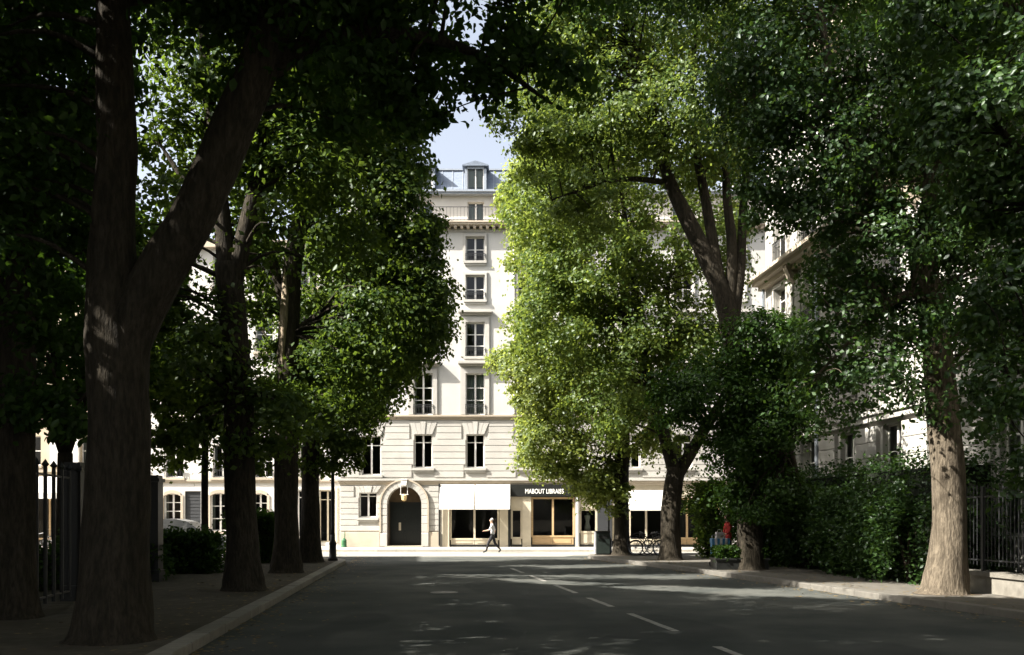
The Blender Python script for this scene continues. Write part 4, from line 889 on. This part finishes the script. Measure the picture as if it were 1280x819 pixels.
def hedge(label, name, poly, z0, z1, n, size, m='leaf_hedge', rough=.18, top=True, seed=3, box=None):
    R = np.random.default_rng(seed); c = np.mean(poly, 0); root = empty(name, (c[0], c[1], z0)); tag(root, label, 'hedge')
    loc = np.array([c[0], c[1], z0]); pp = [np.array(p) for p in poly]; k = len(pp)
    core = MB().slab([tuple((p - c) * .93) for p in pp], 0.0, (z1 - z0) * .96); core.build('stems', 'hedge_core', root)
    ln = [np.linalg.norm(pp[(i + 1) % k] - pp[i]) * (z1 - z0) for i in range(k)]
    ar = .5 * abs(sum(pp[i][0] * pp[(i + 1) % k][1] - pp[(i + 1) % k][0] * pp[i][1] for i in range(k))); tot = sum(ln) + ar * 1.3; out = []
    for i in range(k):
        q = int(n * ln[i] / tot); t = R.random(q)[:, None]; xy = pp[i] + (pp[(i + 1) % k] - pp[i]) * t; zz = z0 + (z1 - z0) * R.random(q)
        out.append(np.column_stack([xy, zz]))
    q = int(n * ar * 1.3 / tot); mn, mx = np.min(pp, 0), np.max(pp, 0); xy = mn + (mx - mn) * R.random((q * 2, 2)); xy = xy[inpoly(xy[:, 0], xy[:, 1], poly)][:q]
    out.append(np.column_stack([xy, np.full(len(xy), z1)])); pos = np.concatenate(out)
    lump = np.sin(pos[:, 0] * 3.1 + pos[:, 2] * 2.3) * np.sin(pos[:, 1] * 2.7 + 1.1 * pos[:, 2])
    pos += R.normal(0, rough * .45, pos.shape) + (pos - np.array([c[0], c[1], (z0 + z1) / 2])) * (lump * .03)[:, None]
    leaves('foliage', pos - loc, R.uniform(.7, 1.3, len(pos)) * size, m, root, False, .1); return root
def fl(d): return 10.37 - .0966 * (d - 20.7)       # line of the right-hand railing
hedge('tall dark clipped hedge in front of the stone mansion', 'tall_hedge', [(fl(22) + .75, 22), (fl(22) + 1.7, 22), (fl(37.5) + 1.7, 37.5), (fl(37.5) + .75, 37.5)], PZ, 3.2, 26000, .11, 'leaf_hedge', rough=.5, seed=41)
hedge('lower leafy hedge with sunlit patches beside the thick sunlit trunk', 'leafy_hedge', [(fl(21.9) - .1, 21.9), (fl(21.9) + .72, 21.9), (fl(27) + .72, 27), (fl(27) - .15, 27)], PZ, 1.85, 16000, .11, 'leaf_hedge', rough=.45, seed=42)
hedge('clipped hedge strip filling the low planter by the right kerb', 'planter_hedge', [(6.47, 28.6), (8.0, 28.6), (8.0, 29.4), (6.47, 29.4)], .42, .80, 6000, .08, 'leaf_deep', seed=43, rough=.08)
pl = MB().box(6.42, 8.05, 28.55, 29.45, PZ, .50).box(6.38, 8.09, 28.51, 29.49, .44, .502); pl = pl.build('planter', 'black_paint'); tag(pl, 'long dark planter trough standing by the right kerb', 'planter')
hedge('long dark hedge on the left pavement hiding the parked car', 'garden_hedge', [(-13.2, 26.6), (-8.9, 26.6), (-8.9, 27.6), (-13.2, 27.6)], PZ, 1.2, 14000, .12, 'leaf_deep', rough=.25, seed=44)
hedge('short block of dark hedge between two trunks of the left row', 'block_hedge', [(-10.3, 33), (-8.75, 33), (-8.75, 34), (-10.3, 34)], PZ, 1.85, 8000, .12, 'leaf_deep', rough=.2, seed=45)
hedge('dark hedge behind the left railing', 'back_hedge', [(-12, 16.5), (-9.0, 23.8), (-9.9, 24.0), (-13, 16.5)], PZ, 1.0, 10000, .12, 'leaf_deep', rough=.25, seed=46)
def shrub(label, c, r, n, size, m, seed):
    R = np.random.default_rng(seed); root = empty('garden_shrub', (c[0], c[1], PZ)); tag(root, label, 'shrub', None)
    mb = MB()
    for i in range(9):
        a = i * .7; e = Vector((r[0] * .6 * math.cos(a), r[1] * .6 * math.sin(a), r[2] * (1.2 + .3 * math.sin(i * 2))))
        mb.tube([Vector((0, 0, 0)), e * .5 + Vector((0, 0, .3)), e], [.06, .04, .01], 6)
    mb.build('stems', 'bark', root)
    v = R.normal(0, 1, (160, 3)); v /= np.linalg.norm(v, axis=1)[:, None]; q = v * (R.uniform(.25, 1, 160) ** .5)[:, None] * np.array(r); q[:, 2] += r[2]
    pos = np.concatenate([k + R.normal(0, .24, (n // 160, 3)) for k in q]); pos = pos[pos[:, 2] > .02]
    w = pos + np.array([c[0], c[1], PZ]); pos = pos[keep(w, R.normal(0, 3, (len(w), 2)))]
    leaves('foliage', pos, R.uniform(.7, 1.3, len(pos)) * size, m, root, False)
shrub('big rounded dark shrub behind the four-limbed tree', (8.9, 31.2), (1.35, 1.5, 1.95), 22000, .13, 'leaf_deep', 51)
shrub('dark shrub at the foot of the mansion hedge', (9.6, 29.3), (1.0, 1.0, 1.5), 14000, .12, 'leaf_hedge', 52)
shrub('bushy green shrub behind the parked bicycles', (8.0, 37.2), (.9, 1.0, 1.75), 12000, .13, 'leaf_mid', 53)
shrub('rounded leafy shrub in front of the tall hedge, beside the thick sunlit trunk', (10.0, 22.9), (.8, .9, 1.25), 15000, .11, 'leaf_hedge', 57)
shrub('rounded leafy shrub in the middle of the hedge front', (9.85, 24.6), (.75, .95, 1.1), 13000, .11, 'leaf_hedge', 58)
shrub('rounded leafy shrub at the far end of the low hedge, next to the added dark-leaved tree', (9.6, 26.4), (.8, 1.0, 1.3), 13000, .11, 'leaf_hedge', 59)
shrub('glossy shrub spilling through the iron railing', (12.3, 18.6), (.8, 1.7, 1.35), 14000, .12, 'leaf_glossy', 54)
shrub('dark bush inside the left railing', (-11.2, 22.0), (1.0, 1.2, .7), 10000, .12, 'leaf_deep', 55)
shrub('second dark bush inside the left railing beside the gate pier', (-10.4, 24.5), (1.0, 1.0, .75), 10000, .12, 'leaf_deep', 56)
print("leaves", NLEAF)

# ------------------------------------------------------------------ railings
def fence(label, name, p0, p1, zb, zt, step, r, base=None, postn=2.2, pr_=.035):
    p0, p1 = Vector((*p0, 0)), Vector((*p1, 0)); ln = (p1 - p0).length; t = (p1 - p0) / ln
    root = empty(name, (p0.x, p0.y, PZ), math.atan2(t.y, t.x)); tag(root, label, 'fence')
    if base:
        k = 0
        while k < ln:
            e = min(k + 1.25, ln); piece('base_stone', 'kerb_stone', root, k + .004, e - .004, -.2, .2, .0, base - .1)
            piece('coping_stone', 'kerb_stone', root, k + .002, e - .002, -.25, .25, base - .098, base); k += 1.25
    for zz in (zb + .1, zt - .22): MB().box(0, ln, -.018, .018, zz, zz + .035).build('rail', 'iron', root)
    n = int(ln / step); me = None
    for i in range(n + 1):
        if me is None:
            q = MB(); q.tube([(0, 0, zb), (0, 0, zt - .06)], r, 6); q.tube([(0, 0, zt - .06), (0, 0, zt - .02), (0, 0, zt + .08)], [r * .8, r * 1.9, .002], 6); o = q.build('bar', 'iron', root); me = o.data
        else: o = link('bar', me, root)
        o.location = (i * step, 0, 0)
    for i in range(int(ln / postn) + 1):
        MB().box(i * postn + step / 2 - pr_, i * postn + step / 2 + pr_, -pr_, pr_, base or 0, zt + .02).build('post', 'iron', root)
fence('black iron railing on a stone base along the right pavement', 'iron_railing', (fl(13.5), 13.5), (fl(21.4), 21.4), .58, 2.3, .13, .011, base=.46)
fence('tall dark railing of stout bars on the left, before the white awning', 'garden_railing', (-8.15, 15.3), (-8.55, 17.6), .1, 2.6, .46, .036, postn=9)
for (x, y, lab) in ((-8.62, 18.0, 'square dark gate pier at the end of the stout-barred railing'), (-9.2, 23.4, 'square dark gate pier beside the left hedge, further from the stout-barred railing')):
    e = empty('gate_pier', (x, y, PZ)); tag(e, lab, 'pier', 'gate piers')
    MB().box(-.17, .17, -.17, .17, .3, 2.55).build('shaft', 'black_paint', e); MB().box(-.21, .21, -.21, .21, 0, .3).build('foot', 'black_paint', e)
    MB().box(-.21, .21, -.21, .21, 2.552, 2.64).box(-.16, .16, -.16, .16, 2.64, 2.72).build('cap', 'black_paint', e)

# ------------------------------------------------------------------ street furniture
def lamp(label, x, y, h, pole_r, group=None):
    e = empty('street_lamp', (x, y, PZ)); tag(e, label, 'lamp', group)
    MB().lathe([(.19, 0), (.19, .12), (.14, .16), (.13, .6), (.15, .64), (.09, .8), (pole_r * 1.2, 1.0)], 12).build('base', 'iron', e, True)
    MB().lathe([(pole_r * 1.2, .95), (pole_r, 1.2), (pole_r * .8, h - .82), (pole_r * 1.6, h - .80), (.05, h - .74)], 10).build('pole', 'iron', e, True)
    fr = MB()
    for i in range(6):
        a = 6.28318 * i / 6; c, s_ = math.cos(a), math.sin(a); fr.tube([(.10 * c, .10 * s_, h - .72), (.19 * c, .19 * s_, h - .24)], .012, 5)
    fr.lathe([(.11, h - .74), (.11, h - .71)], 6); fr.lathe([(.22, h - .25), (.21, h - .21), (.12, h - .08), (.05, h - .04), (.03, h + .04), (.005, h + .1)], 6)
    fr = fr.build('lantern_frame', 'iron', e)
    MB().lathe([(.095, h - .71), (.18, h - .25)], 6).build('lantern_glass', 'glass', fr); MB().lathe([(.03, h - .7), (.04, h - .5), (.01, h - .4)], 8).build('bulb', 'white_paint', fr)
lamp('slim iron lamp post with a lantern beside the dark bin at the right corner', *P(761, 0, 41.0).to_2d(), 4.2, .045)
lamp('dark lamp pole at the left corner beside the last trunk of the row', *P(416, 0, 34.8).to_2d(), 5.6, .075)
bx_, by_ = P(753, 0, 40.6).to_2d()
e = empty('litter_bin', (bx_, by_, PZ)); tag(e, 'dark boxy litter bin beside the slim lamp post at the corner', 'bin')
MB().box(-.30, .30, -.28, .28, .06, .98).build('body', 'bin_green', e); MB().box(-.32, .32, -.30, .30, .982, 1.06).build('lid', 'black_paint', e)
MB().box(-.355, -.305, -.27, .27, .06, 1.02).build('side_panel', 'grey_lining', e); MB().box(-.26, .26, -.24, .24, 0, .06).build('foot', 'iron', e)
MB().box(-.2, .2, -.29, -.281, .72, .86).build('slot', 'black_paint', e)
gx, gy = P(430, 0, 51.1).to_2d()
e = empty('bollard', (gx, gy, PZ)); tag(e, 'small green post standing against the cream building left of the arched entrance', 'bollard')
MB().lathe([(.17, 0), (.17, .05), (.15, .08), (.15, .38), (.10, .46), (.05, .5)], 10).build('body', 'green_metal', e); MB().tube([(.04, 0, .48), (.05, 0, .85)], .025, 6).build('handle', 'green_metal', e)
cr = empty('shopping_trolley', (6.92, 30.3, PZ)); tag(cr, 'blue and white striped shopping trolley behind the low planter hedge', 'trolley')
sb = MB(); z0_, z1_ = .1, .95
for i in range(7):
    xa, xb = -.30 + i * .086, -.30 + (i + 1) * .086; sb.add([(xa * .85, -.15, z0_), (xb * .85, -.15, z0_), (xb, -.18, z1_), (xa, -.18, z1_), (xa * .85, .15, z0_), (xb * .85, .15, z0_), (xb, .18, z1_), (xa, .18, z1_)],
        [(0, 1, 2, 3), (5, 4, 7, 6), (3, 2, 6, 7)] + ([(4, 0, 3, 7)] if i == 0 else []) + ([(1, 5, 6, 2)] if i == 6 else []) + [(0, 4, 5, 1)], i % 2)
sb.build('body', ['blue_plastic', 'white_cloth'], cr)
MB().tube([(-.22, .2, .1), (-.22, .2, 1.0), (-.2, .23, 1.06), (.2, .23, 1.06), (.22, .2, 1.0), (.22, .2, .1)], .013, 6).build('handle', 'chrome', cr)
for x_ in (-.29, .29): MB().torus((x_, .17, .09), .068, .02, 'x', 16, 6).build('wheel', 'rubber', cr, True)

def bicycle(label, x, y, rz, group, frame='black_paint'):
    e = empty('bicycle', (x, y, PZ if y > 47 or x > 3 else 0), rz); tag(e, label, 'bicycle', group); R = .34; xa, xb = -.53, .55
    for xx in (xa, xb):
        w = MB().torus((xx, 0, R), R - .02, .02).build('wheel', 'rubber', e, True)
        sp = MB(); sp.torus((xx, 0, R), R - .045, .010, n=24, k=4)
        for i in range(14):
            a = 6.28318 * i / 14; sp.tube([(xx, .02 * (-1) ** i, R), (xx + (R - .04) * math.cos(a), 0, R + (R - .04) * math.sin(a))], .004, 4, cap=False)
        sp.build('spokes', 'chrome', w)
        MB().torus((xx, 0, R), R + .025, .012, n=20, k=4).build('mudguard', frame, e) if False else None
    f = MB(); bb, st, hd, hd2 = (-.06, 0, .30), (-.22, 0, .82), (.36, 0, .86), (.40, 0, .72)
    for a, b in ((bb, st), (bb, hd2), ((-.2, 0, .74), hd)): f.tube([a, b], .017, 6)
    for s_ in (-1, 1): f.tube([(xa, .05 * s_, R), (bb[0], .03 * s_, bb[2])], .010, 5); f.tube([(xa, .05 * s_, R), (-.2, .02 * s_, .76)], .009, 5); f.tube([(xb, .05 * s_, R), (.42, .03 * s_, .68)], .011, 5)
    f.tube([hd2, (.34, 0, .98)], .017, 6); f.tube([st, (-.235, 0, .90)], .013, 6); f.build('frame', frame, e)
    MB().tube([(.30, -.29, 1.02), (.37, -.2, 1.04), (.35, 0, .99), (.37, .2, 1.04), (.30, .29, 1.02)], .013, 6).build('handlebar', 'black_paint', e)
    MB().tube([(-.36, 0, .93), (-.28, 0, .935), (-.18, 0, .93), (-.08, 0, .92)], [.03, .085, .05, .02], 8).build('saddle', 'black_paint', e)
    c = MB().torus((bb[0], .05, bb[2]), .09, .008, n=16, k=4); c.tube([(bb[0], .08, bb[2]), (bb[0] + .1, .08, bb[2] - .13)], .01, 5); c.tube([(bb[0], -.08, bb[2]), (bb[0] - .1, -.08, bb[2] + .13)], .01, 5)
    c.box(bb[0] + .05, bb[0] + .15, .08, .17, bb[2] - .15, bb[2] - .12); c.box(bb[0] - .15, bb[0] - .05, -.17, -.08, bb[2] + .12, bb[2] + .15); c.build('crank', 'chrome', e)
    bk = MB(); bk.box(.50, .78, -.15, .15, .74, .76)
    for z_ in (.78, .86, .94): bk.box(.5, .78, -.15, -.145, z_, z_ + .01); bk.box(.5, .78, .145, .15, z_, z_ + .01); bk.box(.5, .505, -.15, .15, z_, z_ + .01); bk.box(.775, .78, -.15, .15, z_, z_ + .01)
    bk.build('basket', 'iron', e)
gb = 'bicycles parked at the right corner'
bicycle('black bicycle parked side-on at the right corner, nearest the kerb', 5.85, 39.3, .12, gb)
bicycle('black bicycle parked behind another one at the right corner, turned the other way', 6.0, 40.1, math.pi - .25, gb)
bicycle('black bicycle parked at a slant against the rack at the right corner', 6.5, 40.7, .5, gb)
rk = empty('bicycle_rack', (5.75, 39.7, PZ)); tag(rk, 'round hoop bicycle rack among the bicycles at the right corner', 'rack')
for xx in (-.25, .5): MB().torus((xx, 0, .50), .47, .022).build('hoop', 'iron', rk, True)
MB().box(-.8, 1.05, -.06, .06, 0, .03).build('rail', 'iron', rk)
g2 = 'bicycles by the far awning'
for i, (px, lab) in enumerate(((50, 'bicycle parked square below the long white awning, away from the gate'), (74, 'bicycle parked at a slight angle below the long white awning, beside another bicycle'))):
    bicycle(lab, (px - CX) / F * 49.6, 49.6, .2 * i, g2)

# parked car behind the left hedge
car = empty('parked_car', (-15.3, 42.6, 0)); tag(car, 'dark grey hatchback parked on the cross street behind the left hedge', 'car')
def car_section(x, zt, zb, hw, roof):               # half outline: sill, flank, shoulder, roof edge
    return [(x, -hw * .93, zb), (x, -hw, .62), (x, -hw * .97, min(.98, zt)), (x, -hw * (.74 if roof else .85), zt), (x, hw * (.74 if roof else .85), zt), (x, hw * .97, min(.98, zt)), (x, hw, .62), (x, hw * .93, zb)]
secs = [car_section(*q) for q in ((-2.08, .92, .42, .72, 0), (-1.98, 1.12, .28, .84, 0), (-1.75, 1.60, .24, .89, 1), (-1.1, 1.70, .24, .9, 1), (-.2, 1.71, .24, .9, 1), (.35, 1.60, .24, .9, 1), (1.12, 1.06, .24, .9, 0), (1.7, .98, .26, .87, 0), (2.05, .84, .34, .76, 0), (2.14, .62, .42, .66, 0))]
cb = MB(); cb.v = [v for s_ in secs for v in s_]
for i in range(len(secs) - 1):
    for j in range(7): cb.f.append((i * 8 + j, (i + 1) * 8 + j, (i + 1) * 8 + j + 1, i * 8 + j + 1)); cb.m.append(1 if (j in (2, 4) and 2 <= i <= 5) or (j == 3 and i in (1, 5)) else 0)
cb.f += [tuple(range(7, -1, -1)), tuple(range((len(secs) - 1) * 8, len(secs) * 8))]; cb.m += [0, 0]
cb.build('body', ['car_paint', 'black_paint'], car, False)
for x in (-1.3, 1.32):
    for y in (-.84, .84):
        w = MB().torus((x, y, .32), .23, .095, n=24, k=8).build('wheel', 'rubber', car, True); MB().tube([(x, y - .07, .32), (x, y + .07, .32)], .19, 14).build('rim', 'chrome', w)
for y in (-.58, .58): MB().box(1.98, 2.13, y - .14, y + .14, .66, .78).build('headlight', 'white_paint', car); MB().box(-2.08, -1.98, y - .1, y + .1, .8, 1.0).build('tail_light', 'red_cloth', car)
for y in (-.97, .97): MB().box(.62, .78, y - .09, y + .09, 1.02, 1.16).build('wing_mirror', 'car_paint', car)

# ------------------------------------------------------------------ people
def person(label, loc, rz, joints, bones, mats, paint, hands, hair, hairm, height=1.74):
    e = empty('person', loc, rz); tag(e, label, 'person')
    names = list(joints); me = bpy.data.meshes.new('body'); me.from_pydata([joints[n][:3] for n in names], [(names.index(a), names.index(b)) for a, b in bones], [])
    o = link('body', me); sk = o.modifiers.new('s', 'SKIN'); sk.use_smooth_shade = True; sk.branch_smoothing = .4
    for i, n in enumerate(names):
        v = me.skin_vertices[0].data[i]; v.radius = joints[n][3:5]; v.use_root = (n == 'pelvis')
    o.modifiers.new('d', 'SUBSURF').levels = 2
    bpy.context.view_layer.update(); m2 = bpy.data.meshes.new_from_object(o.evaluated_get(bpy.context.evaluated_depsgraph_get())); bpy.data.objects.remove(o)
    vs = [tuple(v.co) for v in m2.vertices]; fs = [tuple(p.vertices) for p in m2.polygons]; body = MB(); body.add(vs, fs)
    for (wr, kn) in hands:                            # palm with four fingers and a thumb
        a, b = Vector(wr), Vector(kn); t = (b - a).normalized(); sd = t.cross(Vector((0, 0, 1)) if abs(t.z) < .8 else Vector((1, 0, 0))).normalized(); up = sd.cross(t)
        body.tube([a - t * .01, a + t * .04, b], [.026, .036, .030], 8)
        for i, l in enumerate((.068, .078, .072, .055)):
            p = b + sd * (.024 - .016 * i) - t * .008; body.tube([p, p + t * l * .5 - up * .008, p + t * l * .85 - up * .03], [.009, .0085, .006], 6)
        p = a + t * .03 + sd * .03; body.tube([p, p + sd * .025 + t * .03, p + sd * .022 + t * .065 - up * .01], [.011, .010, .007], 6)
    for i, f in enumerate(body.f):
        c = sum((Vector(body.v[k]) for k in f), Vector()) / len(f); body.m[i] = paint(c)
    body.build('body', mats, e, True)
    hx, hy, hz = joints['head'][:3]; hb = MB()
    hb.tube([(hx + q[0] , hy, hz + q[1]) for q in hair], [q[2] for q in hair], 12); hb.build('hair', hairm, e, True)
    return e
# walker: local +x is forward
J = {'pelvis': (0, 0, .93, .135, .115), 'waist': (.01, 0, 1.08, .135, .11), 'chest': (.03, 0, 1.30, .165, .115), 'neckb': (.04, 0, 1.46, .075, .07), 'neck': (.055, 0, 1.53, .055, .055), 'chin': (.075, 0, 1.58, .062, .075), 'head': (.075, 0, 1.65, .078, .095), 'crown': (.07, 0, 1.715, .055, .07),
     'nose': (.175, 0, 1.635, .012, .014),
     'shl': (.03, .17, 1.42, .066, .066), 'ell': (.16, .22, 1.17, .046, .046), 'wrl': (.38, .17, 1.12, .03, .03), 'shr': (.02, -.17, 1.42, .066, .066), 'elr': (-.10, -.23, 1.16, .046, .046), 'wrr': (-.06, -.22, .92, .03, .03),
     'hipl': (.01, .09, .88, .105, .105), 'knl': (.22, .10, .51, .068, .068), 'anl': (.33, .10, .11, .045, .045), 'tol': (.50, .11, .05, .038, .03),
     'hipr': (-.01, -.09, .88, .105, .105), 'knr': (-.10, -.10, .49, .068, .068), 'anr': (-.40, -.10, .16, .045, .045), 'tor': (-.28, -.11, .04, .038, .03)}
Bn = [('pelvis', 'waist'), ('waist', 'chest'), ('chest', 'neckb'), ('neckb', 'neck'), ('neck', 'chin'), ('chin', 'head'), ('head', 'crown'), ('head', 'nose'), ('chest', 'shl'), ('shl', 'ell'), ('ell', 'wrl'), ('chest', 'shr'), ('shr', 'elr'), ('elr', 'wrr'),
      ('pelvis', 'hipl'), ('hipl', 'knl'), ('knl', 'anl'), ('anl', 'tol'), ('pelvis', 'hipr'), ('hipr', 'knr'), ('knr', 'anr'), ('anr', 'tor')]
def paintw(c):
    if c.z > 1.49: return 0
    if c.z < .10 or (c.z < .14 and c.x > .2): return 3
    if c.z < .96 and abs(c.y) < .19 and not (c.x < -.02 and c.y < -.185 and c.z > .7): return 2
    if (c.x > .20 and c.z > 1.0) or (c.y < -.18 and c.z < 1.14): return 0
    return 1
pw = G(616, 691.5, 0)
person('bald person in a pale grey shirt and black trousers striding across the sunlit street', (pw.x, pw.y, 0), math.pi, J, Bn, ['skin', 'grey_shirt', 'dark_cloth', 'rubber'], paintw,
       [((.38, .17, 1.12), (.46, .16, 1.12)), ((-.06, -.22, .92), (-.045, -.22, .84))], [(-.035, .0, .07), (-.03, .04, .088), (-.02, .07, .08), (-.01, .095, .05), (0, .105, .01)], 'white_hair')
J2 = dict(J); J2.update({'knl': (.04, .10, .49, .062, .062), 'anl': (.02, .10, .1, .042, .042), 'tol': (.17, .11, .045, .036, .03), 'knr': (.0, -.10, .49, .062, .062), 'anr': (-.05, -.10, .1, .042, .042), 'tor': (.11, -.11, .045, .036, .03),
            'ell': (.08, .24, 1.15, .042, .042), 'wrl': (.30, .14, 1.02, .028, .028), 'elr': (.04, -.24, 1.15, .042, .042), 'wrr': (.27, -.16, 1.0, .028, .028)})
def paint2(c):
    if c.z > 1.49: return 0
    if c.z < .08: return 3
    if c.z < .88: return 0 if c.z < .55 else 2
    if c.x > .19: return 0
    return 1
pr2 = person('person in a red top holding a white bag behind the planter hedge', (7.42, 31.2, PZ), math.pi + .25, J2, Bn, ['skin', 'red_cloth', 'dark_cloth', 'rubber'], paint2,
       [((.30, .14, 1.02), (.37, .12, 1.0)), ((.27, -.16, 1.0), (.34, -.14, .98))], [(-.04, -.09, .06), (-.035, -.02, .088), (-.02, .05, .095), (-.01, .09, .06), (0, .105, .01)], 'brown_hair', 1.72)
hb = empty('hand_bag', (7.07, 31.02, 1.0), .2); tag(hb, 'white bag held by the person in red', 'bag')
MB().add([(-.15, -.05, -.02), (.15, -.05, -.02), (.15, .05, -.02), (-.15, .05, -.02), (-.12, -.07, .28), (.12, -.07, .28), (.12, .07, .28), (-.12, .07, .28)], [(3, 2, 1, 0), (4, 5, 6, 7), (0, 1, 5, 4), (1, 2, 6, 5), (2, 3, 7, 6), (3, 0, 4, 7)]).build('body', 'white_cloth', hb)
MB().tube([(-.08, 0, .27), (-.06, 0, .36), (.06, 0, .36), (.08, 0, .27)], .01, 5).build('handle', 'white_cloth', hb)

# ------------------------------------------------------------------ fallen leaves along the kerbs
R = np.random.default_rng(77); n = 2600; dd = R.uniform(9, 41, n); sd = R.random(n) < .5
xl = np.array([lk(q) for q in dd]) + np.where(R.random(n) < .5, R.exponential(.35, n), -.35 - R.exponential(1.3, n))
rk_ = np.interp(dd, [p[1] for p in right_k[:11]], [p[0] for p in right_k[:11]]); xr = rk_ + np.where(R.random(n) < .5, -R.exponential(.35, n), .35 + R.exponential(1.2, n))
xx = np.where(sd, xl, xr); onp = np.where(sd, xx < np.array([lk(q) for q in dd]) - .3, xx > rk_ + .3); near = np.where(sd, np.abs(xx - np.array([lk(q) for q in dd]) + .15), np.abs(xx - rk_ - .15)) < .17
pos = np.column_stack([xx, dd, np.where(onp, PZ, 0) + .012])[~near]
a_ = R.uniform(0, 6.28, len(pos)); L = R.uniform(.06, .13, len(pos))[:, None]; u = np.column_stack([np.cos(a_), np.sin(a_), R.normal(0, .08, len(pos))]); v = np.column_stack([-np.sin(a_), np.cos(a_), R.normal(0, .15, len(pos))])
co = np.stack([pos, pos + u * L * .5 + v * L * .3, pos + u * L, pos + u * L * .5 - v * L * .3], 1).reshape(-1, 3); co[:, 2] = np.maximum(co[:, 2], np.repeat(pos[:, 2], 4) - .007)
m_ = len(pos); lf = np_mesh('fallen_leaves', co, (np.arange(m_)[:, None] * 4 + np.array([0, 2, 1, 0, 3, 2])[None]).ravel(), np.arange(2 * m_) * 3, 'dry_leaf')
tag(lf, 'dry fallen leaves scattered along both kerbs', 'leaves', kind='stuff')
